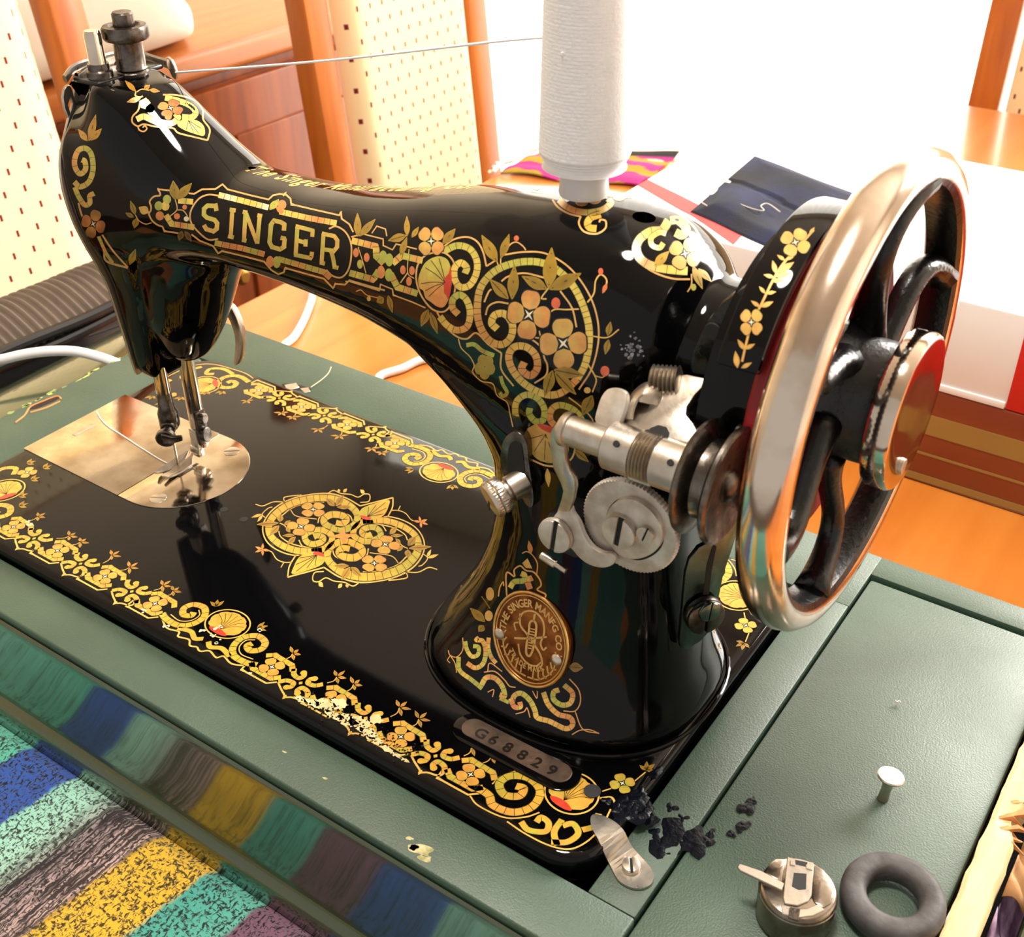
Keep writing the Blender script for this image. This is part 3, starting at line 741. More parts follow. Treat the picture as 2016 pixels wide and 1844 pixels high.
obj('finger_notch', bevelled(prism([sl+np.array(q) for q in ((-1.4, -6.5, -.2), (1.4, -6.5, -.2), (1.4, 6.5, -.2), (-1.4, 6.5, -.2))], (0, 0, .45)), .15, 1), m_steel, SM)

# ---- serial number plate in the bed
sp = empty_parent = None
spl_ = rrect(299.4, 346, 26.6, 35.6, 4.45, -.3, 8)
rimo = rrect(296.0, 349.4, 23.4, 38.8, 7.6, -.3, 8)
def ringprism(outer, inner, h):
    n = len(outer); V = [np.array(p) for p in outer]+[np.array(p) for p in inner]+[np.array(p)+np.array((0, 0, h)) for p in outer]+[np.array(p)+np.array((0, 0, h)) for p in inner]; F = []
    for i in range(n):
        j = (i+1) % n
        F += [(i, j, 2*n+j, 2*n+i), (n+j, n+i, 3*n+i, 3*n+j), (2*n+i, 2*n+j, 3*n+j, 3*n+i)]
    return V, F
obj('serial_boss', bevelled(prism(rimo, (0, 0, 1.1)), .45, 2), m_black, bed)
m_ser = mat('bare_serial_plate', rgb(128, 112, 102), .42, 1.0, bump=.3, bscale=250, var=.5, vscale=90, col2=rgb(70, 60, 54), rvar=.1)
ser = obj('serial_plate', bevelled(prism([(a, b, .6) for a, b, c in spl_], (0, 0, .75)), .25, 1), m_ser, bed)

# ---- handwheel
HC = np.array([0, 93.0, 145.0]); AX = (1, 0, 0)
hw = obj('handwheel', lathe([(65.0, 399.4), (67.6, 398.2), (70.6, 398.9), (72.5, 401.4), (73.1, 405.0), (72.4, 408.6), (70.0, 411.3), (67.0, 411.6), (65.0, 410.6)], HC, AX, 128, close=True), mat('worn_rim_nickel', rgb(222, 208, 194), .17, 1.0, bump=.05, bscale=300, var=.2, vscale=60, rvar=.07, col2=rgb(190, 170, 150)), SM, angle=60)
obj('inner_rim', lathe([(65.2, 399.2), (65.2, 410.8), (63.4, 409.8), (62.4, 405), (63.2, 400.2)], HC, AX, 128, close=True), m_blackm, hw)
HUB0 = 397.0
obj('hub', lathe([(22, 391), (23, 396), (20.5, 400), (18.8, 403), (18.5, 412.5), (17.8, 413.5)], HC, AX, 56), m_blackm, hw)
for k in range(6):
    a0 = math.radians(2+60*k); P, rs_ = [], []
    for i in range(15):
        t = i/14; r = 18+46.5*t; a = a0+.40*math.sin(t*math.pi*.95)+.16*t
        P.append(HC+np.array([400.5+4.5*t, r*math.cos(a), r*math.sin(a)])); e = 1.0+.55*(2*t-1)**4
        rs_.append((4.2*e, 3.4*e))
    obj('spoke', tube(P, 4, 12, rs=rs_), m_blackm, hw, angle=None)
kn = obj('clamp_knob', lathe([(20.5, 413.4), (23.3, 414.0), (23.8, 414.8), (23.8, 420.2), (23.2, 421.2), (21.5, 421.6), (15, 420.9), (5, 420.6), (.2, 420.6)], HC, AX, 180, knurl={2: .014, 3: .014}), m_chrome, hw)
screw_obj('stop_screw', screw(HC+np.array([420.4, -3, -16.5]), AX, 2.6, 1.6, (0, .4, 1)), m_steel, kn)
# belt drum, red inside, and the black guard arching over it
m_red = mat('red_leather_belt', rgb(150, 18, 26), .5, bump=.25, bscale=500, var=.25, vscale=60)
obj('belt_drum', lathe([(38, 372), (45, 373), (45, 387), (41, 388)], HC, AX, 72), m_black, hw)
obj('drive_belt', lathe([(41, 387.2), (46.5, 387.6), (48.0, 389.0), (48.0, 395.4), (46, 396.6), (41, 396.8)], HC, AX, 72), m_red, hw)
u_, w_, a_ = basis(AX)
gd0, gd1 = 378.4, 390.6
def ang_yz(y, z):      # angle in the basis used by lathe
    d = np.array([0, y-HC[1], z-HC[2]]); return math.atan2(np.dot(d, w_), np.dot(d, u_))
ga = ang_yz(HC[1]-54*math.cos(math.radians(28)), HC[2]+54*math.sin(math.radians(28))); gb = ang_yz(HC[1]+49, HC[2]+8)
if gb < ga: ga, gb = gb, ga
if gb-ga > math.pi: ga, gb = gb-2*math.pi, ga
GR = 54.0
gmesh = bevelled(lathe([(GR-4, gd0), (GR, gd0), (GR, gd1), (GR-4, gd1)], HC, AX, 60, ga, gb, close=True), .9, 2, 40)
gd = obj('belt_guard', gmesh, m_black, SM)
gp = [un_axis(a, c, 'x', 366) for a, c in [(1350, 700), (1400, 625), (1440, 590), (1450, 640), (1420, 735), (1380, 742)]]
obj('guard_bracket', bevelled(join(prism([un_axis(a, c, 'y', 66) for a, c in [(1355, 718), (1362, 690), (1385, 640), (1420, 595), (1448, 575), (1470, 560), (1452, 650), (1432, 735), (1400, 742), (1360, 738)]], (0, 9, 0))), 1.2, 2), m_blackm, gd)
obj('bracket_screw', cyl(un_axis(1404, 652, 'y', 65.6), (0, -1, .1), 2.6, -.5, .6, 20, .2), m_dark, gd)

# ---- bobbin winder
WY, WZ = 37.0, 139.6
wn = obj('bobbin_winder', join(lathe([(6.2, 352), (7.2, 352.8), (7.2, 361.5), (5.6, 362)], (0, WY, WZ), AX, 40), lathe([(5.4, 368), (7.2, 368.4), (7.2, 379), (6.4, 379.6)], (0, WY, WZ), AX, 40)), m_steel, SM)
obj('winder_shaft', lathe([(3.6, 337.6), (4.6, 338.4), (4.6, 352)], (0, WY, WZ), AX, 32), m_steel, wn)
spr = []
for k in range(6):
    spr.append(lathe([(6.6, 361.8+k*1.05), (7.6, 362.3+k*1.05), (6.6, 362.8+k*1.05)], (0, WY, WZ), AX, 40))
obj('spring_collar', join(lathe([(6.5, 361.5), (6.5, 368.6)], (0, WY, WZ), AX, 40), *spr), m_steel, wn)
pl = obj('pulley', lathe([(3, 379.4), (15.6, 379.6), (16.6, 380.4), (16.8, 381.4), (15.8, 382.2), (11.6, 383.4), (11.2, 385.4), (11.6, 387.2), (16.0, 388.4), (17.0, 389.2), (17.0, 390.2), (16.2, 390.8), (5, 389.9), (4.5, 390.8), (2.8, 391.8), (.2, 392.2)], (0, WY, WZ), AX, 80), m_darksteel, wn)
for xx in (357.5, 374.5):
    obj('oil_hole', cyl((xx, WY-5.6, WZ+5.0), (0, -.74, .68), .95, -.6, .35, 14), m_dark, wn)
# bracket plate rising to the hinge under the guard
bn = np.array((-.10, -.62, .78)); bp0 = (364, 44, 148)
bpx = [(1212, 838), (1222, 822), (1240, 804), (1262, 790), (1282, 788), (1298, 776), (1316, 752), (1334, 738), (1352, 736), (1390, 744), (1388, 756), (1368, 776), (1352, 800), (1350, 815), (1364, 832), (1374, 852), (1380, 874), (1368, 884), (1330, 872), (1290, 862), (1250, 852)]
obj('bracket', bevelled(prism([un_plane(a, c, bp0, bn) for a, c in bpx], -bn*3.4), .6, 2), m_steel, wn)
obj('bracket_window', bevelled(prism([un_plane(a, c, np.array(bp0)+bn*.15, bn) for a, c in [(1268, 860), (1280, 842), (1296, 836), (1312, 840), (1318, 852), (1312, 874), (1290, 868)]], -bn*.6), .1, 1), m_dark, wn)
hp = un_plane(1312, 757, bp0, bn)
obj('hinge_spring', join(*[lathe([(3.4, k*1.25), (4.6, k*1.25+.6), (3.4, k*1.25+1.2)], hp-np.array((5, 0, 0)), (.95, .25, .12), 28) for k in range(7)]), m_steel, wn)
# thumb lever pad and its curled tail
pad = [(1178, 838), (1170, 826), (1174, 806), (1182, 782), (1194, 766), (1210, 762), (1226, 766), (1233, 778), (1230, 800), (1222, 824), (1212, 842), (1195, 845)]
pn = np.array((-.25, -.80, .55)); pp0 = (342, 47, 152)
obj('thumb_pad', bevelled(prism(catmull([un_plane(a, c, pp0, pn) for a, c in pad], 3, True), -pn*2.2), .6, 2), m_dull, wn)
cu_ = catmull([un_plane(a, c, (352, 46, 150), (0, -.8, .6)) for a, c in [(1236, 826), (1240, 805), (1250, 782), (1264, 768), (1276, 766), (1283, 778), (1280, 796)]], 5)
obj('curled_tail', tube(cu_, 2, 10, rs=[(1.0, 3.6)]*len(cu_)), m_steel, wn)
# dial (toothed disc) with heart cam, screws, follower arm
DY = 46.0
dc = un_axis(1238, 1038, 'y', DY)
rdial = 16.6
dl = obj('winder_dial', lathe([(14, 2.8), (rdial-.2, 2.6), (rdial, 2.2), (rdial, .4), (rdial-.3, 0), (14.6, -.1), (.2, -.1)], dc, (0, 1, 0), 160, knurl={1: .022, 2: .03, 3: .03, 4: .022}), m_dull, wn)
cam_pts = [(1198, 1003), (1218, 985), (1246, 984), (1272, 998), (1292, 1020), (1302, 1048), (1298, 1074), (1280, 1092), (1252, 1101), (1224, 1096), (1206, 1080), (1196, 1055), (1192, 1028)]
obj('heart_cam', bevelled(px_prism(cam_pts, DY-2.2, 2.3, True), .35, 2), m_dull, dl)
obj('cam_gap_shade', px_prism([(a+4, c+2) if a > 1240 else (a+1, c-3) for a, c in cam_pts], DY-.35, .5, True), m_dark, dl)  # dark sheet painting the shade in the gap between cam and dial
screw_obj('screw', screw(un_axis(1224, 1042, 'y', DY-2.1), (0, -1, 0), 5.9, 2.6, (.12, 0, 1), .3), m_dull, dl)
screw_obj('screw', screw(un_axis(1274, 1049, 'y', DY-2.1), (0, -1, 0), 3.0, 1.8, (.3, 0, 1), .18), m_dull, dl)
fol = [(1095, 1010), (1108, 1000), (1122, 998), (1128, 1012), (1140, 1030), (1150, 1056), (1166, 1078), (1186, 1089), (1204, 1090), (1212, 1098), (1206, 1112), (1186, 1118), (1160, 1112), (1140, 1098), (1124, 1080), (1110, 1076), (1090, 1060), (1080, 1036)]
obj('follower_arm', bevelled(px_prism(fol, DY-3.4, 2.0, True, 3), .4, 2), m_dull, wn)
screw_obj('screw', screw(un_axis(1097, 1050, 'y', DY-3.6), (0, -1, 0), 6.2, 2.4, (.12, 0, 1), .26), m_dull, wn)
sn = np.array((0, -.98, -.19)); sp0 = (332, 34.2, 140)
strap = [(1083, 852), (1090, 840), (1104, 838), (1114, 846), (1110, 880), (1112, 905), (1119, 926), (1130, 946), (1132, 962), (1128, 986), (1120, 1008), (1096, 1008), (1104, 985), (1108, 966), (1103, 951), (1089, 922), (1082, 886)]
obj('strap_arm', bevelled(prism([un_plane(a, c, sp0, sn) for a, c in strap], -sn*2.2), .4, 2), m_steel, wn)
obj('strap_eye', lathe([(4.9, 336.4), (5.3, 337), (5.3, 338.6), (4.6, 339)], (0, WY, WZ), AX, 28), m_steel, wn)
tp = un_axis(1075, 1098, 'y', DY-3)
obj('stop_pin', join(cyl(tp, (1, 0, -.25), 1.5, -2, 4, 16, .3), cyl(tp, (1, 0, -.25), 1.0, 4, 8, 12)), m_steel, wn)
obj('winder_mount', bevelled(join(box(340, 366, DY+2.4, 62, 96, 112, 1), box(326, 338, DY-1.5, 60, 86, 100, 1), box(352, 372, 58, 76, 120, 136, 1)), .8, 1), m_blackm, wn)
# steel plate with slot and big screw on the right of the pillar
gp0 = (366.5, 80, 60); gn = np.array((.80, -.60, 0.0))
plate = [(1340, 1275), (1338, 1262), (1350, 1130), (1358, 1102), (1376, 1078), (1410, 1060), (1440, 1010), (1466, 945), (1468, 990), (1442, 1080), (1425, 1130), (1415, 1180), (1400, 1240), (1380, 1262), (1352, 1280)]
m_gst = mat('green_reflection_steel', rgb(120, 138, 130), .24, 1.0, bump=.1, bscale=300, var=.3, vscale=60, rvar=.08, col2=rgb(84, 98, 94))  # plain steel; the green it reflects is put into its base colour
tpz = obj('tension_bracket', bevelled(prism([un_plane(a, c, gp0, gn) for a, c in plate], -gn*2.0), .4, 2), m_gst, SM)
obj('slot', bevelled(prism([un_plane(a, c, np.array(gp0)+gn*.2, gn) for a, c in [(1384, 1172), (1392, 1110), (1404, 1072), (1411, 1076), (1402, 1120), (1396, 1170)]], -gn*.5), .08, 1), m_dark, tpz)
screw_obj('tension_screw', screw(un_plane(1382, 1204, np.array(gp0)+gn*1, gn), gn, 7.2, 4.0, (0, 0, 1), .12), m_darksteel, tpz)
screw_obj('tension_screw_cap', screw(un_plane(1396, 1202, np.array(gp0)+gn*5, gn), gn, 4.0, 1.2, (.2, 0, 1), .12), m_gst, tpz)

# ---- stitch length regulator on the pillar front
sg = [(985, 920), (985, 890), (990, 868), (1002, 853), (1016, 850), (1030, 860), (1038, 880), (1042, 920), (1050, 975), (1046, 1000), (1032, 990), (1016, 960), (996, 945)]
p1, n1 = hit(1015, 900)
ry = (p1[1] if p1 is not None else 57)-1.6
rg = obj('stitch_regulator', bevelled(px_prism(sg, ry-1.2, 5.0, True, 3), .5, 2), m_darksteel, SM)
obj('slot', px_prism([(1000, 925), (1000, 890), (1006, 872), (1016, 868), (1026, 876), (1030, 900), (1031, 930), (1020, 936), (1008, 932)], ry-1.5, .8, True, 3), m_dark, rg)
kc = un_axis(1024, 950, 'y', ry-1)
kax = np.array((-.42, -.80, -.30)); kax /= np.linalg.norm(kax)
kb = obj('regulator_screw', lathe([(4.6, -2), (4.6, 4.2), (3.6, 4.8), (3.6, 5.6), (6.2, 6.2), (6.5, 6.8), (6.5, 9.0), (6.0, 9.4), (6.5, 9.9), (6.5, 11.4), (6.0, 12.1), (.2, 12.4)], kc, kax, 72, knurl={5: .035, 6: .035, 8: .035, 9: .035}), m_steel, rg)
obj('screw_slot', bevelled(prism([kc+kax*12.3+np.array(q) for q in (np.cross(kax, (0, 0, 1))*.5+np.array((0, 0, 1.0))*3.4, -np.cross(kax, (0, 0, 1))*.5+np.array((0, 0, 1.0))*3.4, -np.cross(kax, (0, 0, 1))*.5-np.array((0, 0, 1.0))*3.4, np.cross(kax, (0, 0, 1))*.5-np.array((0, 0, 1.0))*3.4)], kax*.25), .05, 1), m_dark, kb)

# ---- spool pin
spb = np.array([309.5, 89.5])
obj('spool_pin', lathe([(2.2, 185), (2.2, 262), (1.2, 264)], (spb[0], spb[1], 0), (0, 0, 1), 20), m_steel, SM)
# ================================================================ loose things
# ---- thread spool on the pin, and the strand to the head
m_thread = mat('white_thread', rgb(248, 248, 252), .7, sheen=.2, bump=.2, bscale=900, var=.04, vscale=200)
m_plast = mat('white_cone_plastic', rgb(228, 228, 234), .4, var=.05, vscale=60)
so = empty('thread_spool', (spb[0], spb[1], 187), 'tall white thread cone standing on the spool pin of the machine', 'thread spool')
prof = [(4.0, 196.5), (13.2, 198.0)]
k = 0
for i in range(60):
    h = 198.5+i*1.05
    r = 14.3-.016*(h-198)*1.5
    if i < 4: r = 11.8+i*.65
    prof += [(r, h), (r-.16, h+.5)]
prof += [(12.0, 262.2), (3.0, 262.6)]
obj('thread_winding', lathe(prof, (spb[0], spb[1], 0), (0, 0, 1), 64), m_thread, so, angle=70)
obj('cone_foot', lathe([(6.4, 189.2), (7.6, 189.0), (7.9, 190), (7.5, 194), (7.9, 197.2), (5.5, 198)], (spb[0], spb[1], 0), (0, 0, 1), 40, knurl=None), m_plast, so)
obj('cone_top', lathe([(5.5, 261.5), (6.2, 262), (5.6, 272), (4.4, 272.4)], (spb[0], spb[1], 0), (0, 0, 1), 40), m_plast, so)
e_ = un_axis(346, 143, 'y', 119)
s_e = un_axis(1072, 74, 'y', 92); pth = [e_, e_*.5+s_e*.5+np.array((0, 0, -.8)), s_e, np.array((spb[0], spb[1]-13.6, s_e[2]+1))]
tag(obj('thread_strand', tube(catmull(pth, 10), .45, 8), m_thread), 'white thread stretched from the cone to the machine head', 'thread')
tp_ = [un_axis(a, c, 'z', .9) for a, c in [(190, 810), (200, 826), (215, 840), (240, 856), (270, 876), (300, 895), (322, 908), (345, 918)]]
tag(obj('thread_strand', tube(catmull(tp_, 6), .26, 7), m_thread), 'loose white thread lying across the needle plate', 'thread')
# ---- bobbin case
bz = GZ+.4; BH = 13.6
bcx = un_axis(1573, 1747, 'z', bz+BH); bx, by = bcx[0], bcx[1]
bc = empty('bobbin_case', (bx, by, bz), 'round steel bobbin case with a finger lever on the green lid', 'bobbin case')
A3 = (0, 0, 1)
m_bc = mat('bobbin_case_steel', rgb(168, 158, 146), .24, 1.0, bump=.1, bscale=500, var=.4, vscale=100, rvar=.08, col2=rgb(104, 92, 80))
obj('case_shell', lathe([(11.6, 0), (12.0, .5), (12.0, BH-1.4), (11.5, BH-.4), (10.8, BH)], (bx, by, bz), A3, 64), m_bc, bc)
obj('rim_ring', lathe([(12.0, BH-2.6), (12.25, BH-2.2), (12.0, BH-1.8)], (bx, by, bz), A3, 64), m_bc, bc)
def bpt(px, py, z): return un_axis(px, py, 'z', z)
zt = bz+BH
latch = [(1550, 1686), (1602, 1697), (1598, 1760), (1592, 1772), (1570, 1782), (1545, 1778), (1542, 1766)]
lo = obj('latch_plate', bevelled(prism([bpt(a, c, zt+.9) for a, c in latch], (0, 0, -.9)), .2, 1), m_steel, bc)
obj('latch_window', bevelled(prism([bpt(a, c, zt+1.0) for a, c in [(1563, 1717), (1588, 1719), (1587, 1750), (1572, 1751), (1559, 1744)]], (0, 0, -.3)), .08, 1), m_dark, lo)
obj('finger_lever', bevelled(prism([bpt(a, c, z) for a, c, z in [(1456, 1699, zt+2.2), (1463, 1702, zt+2.4), (1500, 1714, zt+1.2), (1545, 1738, zt+.6), (1540, 1752, zt+.6), (1498, 1732, zt+1.0), (1458, 1713, zt+2.0), (1452, 1706, zt+2.2)]], (0, 0, -1.0)), .2, 1), m_steel, lo)
for q in ([(1556, 1692), (1566, 1694), (1566, 1704), (1555, 1702)], [(1586, 1700), (1601, 1704), (1600, 1713), (1587, 1709)]):
    obj('hinge_lug', bevelled(prism([bpt(a, c, zt+1.2) for a, c in q], (0, 0, -1.2)), .2, 1), m_steel, lo)
obj('hinge_gap', prism([bpt(a, c, zt+1.05) for a, c in [(1566, 1692), (1590, 1697), (1588, 1705), (1567, 1700)]], (0, 0, -.3)), m_dark, lo)
sideplate = [(1604, 1700), (1622, 1712), (1636, 1732), (1641, 1756), (1636, 1778), (1622, 1786), (1604, 1776), (1599, 1765)]
obj('shoulder', bevelled(prism([bpt(a, c, zt+.5) for a, c in sideplate], (0, 0, -.6)), .3, 2), m_bc, bc)
sideplate2 = [(1545, 1690), (1540, 1735), (1508, 1718), (1514, 1700), (1528, 1690)]
obj('shoulder', bevelled(prism([bpt(a, c, zt+.5) for a, c in sideplate2], (0, 0, -.6)), .3, 2), m_bc, bc)
arcp = [(1538, 1780), (1560, 1790), (1590, 1788), (1612, 1778), (1624, 1790), (1600, 1802), (1570, 1806), (1540, 1798)]
obj('tension_spring', bevelled(prism([bpt(a, c, zt+.4) for a, c in arcp], (0, 0, -.5)), .2, 1), m_steel, bc)
obj('spring_tab', bevelled(prism([bpt(a, c, zt+.9) for a, c in [(1555, 1784), (1576, 1788), (1572, 1812), (1552, 1806)]], (0, 0, -.7)), .2, 1), m_darksteel, bc)
obj('bobbin_core', lathe([(5.0, BH-.4), (5.0, BH+.2), (3.2, BH+.3), (3.0, BH-.3)], (bx, by, bz), A3, 24), m_dark, bc)
# ---- rubber tyre
rc_ = un_axis(1756, 1772, 'z', GZ+4)
m_rub = mat('old_grey_rubber', rgb(78, 76, 78), .62, bump=.5, bscale=260, var=.45, vscale=110, col2=rgb(48, 42, 42))
rp_ = []
for t in np.linspace(0, 2*math.pi, 18, endpoint=False):
    c, q = math.cos(t), math.sin(t)
    rp_.append((12.2+4.1*math.copysign(abs(c)**.7, c), 4.5+4.1*math.copysign(abs(q)**.8, q)))
tag(obj('rubber_ring', lathe(rp_, (rc_[0], rc_[1], GZ+.5), A3, 72, close=True), m_rub, angle=None), 'thick dark grey rubber ring beside the bobbin case', 'ring')
# ---- fluff specks on the lid, thread at the wood edge
m_fluff = mat('pale_fluff', rgb(214, 210, 200), .9, var=.1)
q = [un_axis(a, c, 'z', GZ+1.1) for a, c in [(1858, 1844), (1862, 1815), (1874, 1790), (1890, 1765), (1903, 1742), (1908, 1718), (1916, 1704)]]
tag(obj('thread_strand', tube(catmull(q, 6), .3, 6), m_thread), 'thin white thread lying along the bare wood edge beside the rubber ring', 'thread')
q = [un_axis(a, c, 'z', GZ+.8+i*1.2) for i, (a, c) in enumerate([(612, 762), (632, 748), (646, 735), (652, 722)])]
tag(obj('thread_strand', tube(catmull(q, 6), .28, 6), mat('cream_thread', rgb(224, 214, 176), .8, var=.05)), 'short cream thread sticking out of the back slot of the green case', 'thread')
q = [un_axis(a, c, 'z', GZ+.9) for a, c in [(1762, 1378), (1766, 1382), (1770, 1379), (1774, 1384)]]
tag(obj('lint', tube(catmull(q, 4), .28, 6), m_fluff), 'tiny curl of lint on the green lid above the knob', 'lint')

# ---- crumpled lilac cloth and scraps in the end compartment
def cloth(name, fn, nu, nv, th, material, parent=None, angle=None):
    V, F = [], []
    for s in (0, 1):
        for i in range(nu+1):
            for j in range(nv+1):
                p = np.array(fn(i/nu, j/nv), float); V.append(p+np.array((0, 0, -th*s)))
    K = (nu+1)*(nv+1)
    for i in range(nu):
        for j in range(nv):
            a = i*(nv+1)+j; F.append((a, a+nv+1, a+nv+2, a+1)); F.append((K+a+1, K+a+nv+2, K+a+nv+1, K+a))
    for i in range(nu):
        a, b = i*(nv+1), (i+1)*(nv+1); F.append((a, a+K, b+K, b)); a += nv; b += nv; F.append((b, b+K, a+K, a))
    for j in range(nv):
        F.append((j+1, j+1+K, j+K, j)); a = nu*(nv+1)+j; F.append((a, a+K, a+1+K, a+1))
    return obj(name, (V, F), material, parent, angle=angle)
m_lil = mat('lilac_print_cloth', rgb(214, 186, 214), .85, bump=.3, bscale=500, var=.6, vscale=130, col2=rgb(120, 86, 128))
def lil(u, v):
    x = 484.5+8.0*u; y = -18+120*v
    return (x, y, -24+7*math.sin(v*19+u*2)+4*math.sin(v*37+u*7)+6*math.cos(u*5+v*9)-6*u*u)
tag(cloth('cloth_scrap', lil, 14, 90, .7, m_lil), 'crumpled lilac patterned cloth tucked behind the bare wood edge', 'cloth')
m_tan = mat('tan_paper', rgb(196, 150, 100), .75, var=.3, vscale=70, col2=rgb(150, 104, 64))
def tanf(u, v):
    y = 76+34*v; x = 484.5+7.6*u
    return (x, y, -9+4*math.sin(v*6.0+u*3)-4*u+2*math.sin(v*15))
tag(cloth('paper_scrap', tanf, 10, 20, .5, m_tan), 'curled tan paper scrap behind the splintered part of the wood edge', 'paper')

# ---- striped towel under the case
def towel_mat():
    M = bpy.data.materials.new('striped_knit_towel'); M.use_nodes = True; nt = M.node_tree; b = nt.nodes['Principled BSDF']
    b.inputs['Roughness'].default_value = .95; b.inputs['Sheen Weight'].default_value = .15
    at = nt.nodes.new('ShaderNodeAttribute'); at.attribute_name = 'Col'
    ln = nt.nodes.new('ShaderNodeAttribute'); ln.attribute_name = 'Lin'
    tc = nt.nodes.new('ShaderNodeTexCoord')
    def noise(scale, rot):
        mp = nt.nodes.new('ShaderNodeMapping'); mp.inputs['Scale'].default_value = scale; mp.inputs['Rotation'].default_value = (0, 0, rot)
        nt.links.new(tc.outputs['Object'], mp.inputs['Vector'])
        n = nt.nodes.new('ShaderNodeTexNoise'); n.inputs['Scale'].default_value = 1.0; n.inputs['Detail'].default_value = 2.5; n.inputs['Distortion'].default_value = .5
        nt.links.new(mp.outputs[0], n.inputs['Vector']); return n.outputs['Fac']
    def ramp(src, p0, p1):
        rp = nt.nodes.new('ShaderNodeMapRange'); rp.inputs[1].default_value = p0; rp.inputs[2].default_value = p1
        nt.links.new(src, rp.inputs[0]); return rp.outputs[0]
    n1 = noise((880, 430, 400), -.15); n2 = noise((420, 1000, 400), .1); n3 = noise((900, 60, 100), -.1)
    def mth(op, a, c):
        n = nt.nodes.new('ShaderNodeMath'); n.operation = op
        for i, v in enumerate((a, c)):
            if isinstance(v, (int, float)): n.inputs[i].default_value = v
            else: nt.links.new(v, n.inputs[i])
        return n.outputs[0]
    dash = mth('MULTIPLY', ramp(n1, .37, .46), ramp(n2, .34, .42))
    lines = ramp(n3, .44, .54)
    lm = nt.nodes.new('ShaderNodeMix'); lm.inputs[2].default_value = 1.0
    nt.links.new(ln.outputs['Fac'], lm.inputs[0]); nt.links.new(lines, lm.inputs[3])
    k = mth('MULTIPLY', dash, lm.outputs[0]); k2 = mth('ADD', mth('MULTIPLY', k, .93), .07)
    sc = nt.nodes.new('ShaderNodeVectorMath'); sc.operation = 'SCALE'
    nt.links.new(at.outputs['Color'], sc.inputs[0]); nt.links.new(k2, sc.inputs['Scale']); nt.links.new(sc.outputs[0], b.inputs['Base Color'])
    bp = nt.nodes.new('ShaderNodeBump'); bp.inputs['Strength'].default_value = .8; bp.inputs['Distance'].default_value = .001
    nt.links.new(k, bp.inputs['Height']); nt.links.new(bp.outputs[0], b.inputs['Normal'])
    return M
stripes = [(20, rgb(120, 190, 170)), (98, rgb(86, 178, 156)), (99, rgb(46, 86, 168)), (129, rgb(44, 82, 166)), (130, rgb(146, 206, 188)), (148, rgb(160, 208, 190)), (160, rgb(150, 150, 145)), (161, rgb(138, 122, 128)), (185, rgb(200, 170, 165)), (186, rgb(220, 176, 52)), (216, rgb(222, 178, 50)), (217, rgb(70, 160, 148)), (244, rgb(92, 176, 160)), (245, rgb(116, 80, 104)), (276, rgb(126, 92, 116)), (277, rgb(60, 96, 170)), (310, rgb(60, 96, 170)), (311, rgb(140, 200, 186)), (345, rgb(150, 206, 190)), (346, rgb(214, 172, 60)), (380, rgb(214, 172, 60)), (381, rgb(90, 160, 150)), (520, rgb(90, 160, 150))]
sxs = np.array([a for a, _ in stripes]); scs = np.array([c for _, c in stripes])
V, F, CC = [], [], []
nx, ny = 300, 150
for i in range(nx+1):
    for j in range(ny+1):
        x = -60+560*i/nx; y = -228+273*j/ny
        xs = x-(y+30)*.10
        z = TZ+3.6+.8*math.sin(x*.05+y*.03)+.35*math.sin(y*1.9+.6*math.sin(x*.35))+.3*R_.uniform(-1, 1)
        if y > -31: z = TZ+.25
        elif y > -36: z = TZ+.25+(z-TZ-.25)*(-31-y)/5
        V.append((x, y, z)); CC.append([np.interp(xs, sxs, scs[:, c]) for c in range(3)])
for i in range(nx):
    for j in range(ny):
        a = i*(ny+1)+j; F.append((a, a+ny+1, a+ny+2, a+1))
b0_ = len(V)
tw = obj('striped_towel', (V, F), towel_mat(), None, angle=None, cols=CC, fix=False)
la = tw.data.attributes.new('Lin', 'FLOAT', 'POINT'); la.data.foreach_set('value', [min(1, max(0, min((v[0]-(v[1]+30)*.10-148)/12, (188-(v[0]-(v[1]+30)*.10))/4, 1))) for v in V])
md = tw.modifiers.new('thickness', 'SOLIDIFY'); md.thickness = .0002; md.offset = -1
tag(tw, 'knitted towel with teal, blue, pink and yellow stripes under the green case', 'towel')

# ---- white box with red band, on a flat red-brown box
BYF = 404.0
m_wbox = mat('white_card', rgb(240, 236, 236), .55, var=.03, vscale=20)
m_rbox = mat('red_card', rgb(206, 28, 24), .5, var=.06, vscale=30)
m_brn = mat('red_brown_gloss', rgb(136, 62, 38), .25, 0, .5, .4, .08, var=.2, vscale=8)
m_olv = mat('olive_band', rgb(156, 124, 66), .3, 0, .5, .4, .08, var=.15, vscale=14)
lb = empty('flat_box', (420, 520, TZ), 'flat glossy red-brown box with olive bands under the white box', 'box')
obj('body', box(150, 640, BYF, 640, TZ+.2, -16.8, 1.5), m_brn, lb)
for z0, z1, dx in ((-47, -33, 0), (-79, -73.5, 0), (-61, -58.5, 0)):
    obj('band', prism([(149, BYF-.35, z0), (641, BYF-.35, z0+2), (641, BYF-.35, z1+1), (149, BYF-.35, z1-1)], (0, .5, 0)), m_olv, lb, smooth=False)
ub = empty('white_box', (330, 510, -16.6), 'white cardboard box with red corner block behind the handwheel', 'box')
obj('body', box(126, 640, BYF+1, 632, -16.6, 40, 1.2), m_wbox, ub)
obj('bottom_lip', box(127, 396.5, BYF-.2, BYF+2, -16.6, -12.5, .4), m_wbox, ub)
obj('red_block', box(397, 640.6, BYF+.4, BYF+6, -16.4, 33, .3), m_rbox, ub)
rb = [un_axis(a, c, 'z', 40.1) for a, c in [(1245, 362), (1268, 352), (1345, 388), (1470, 452), (1430, 492), (1385, 440)]]
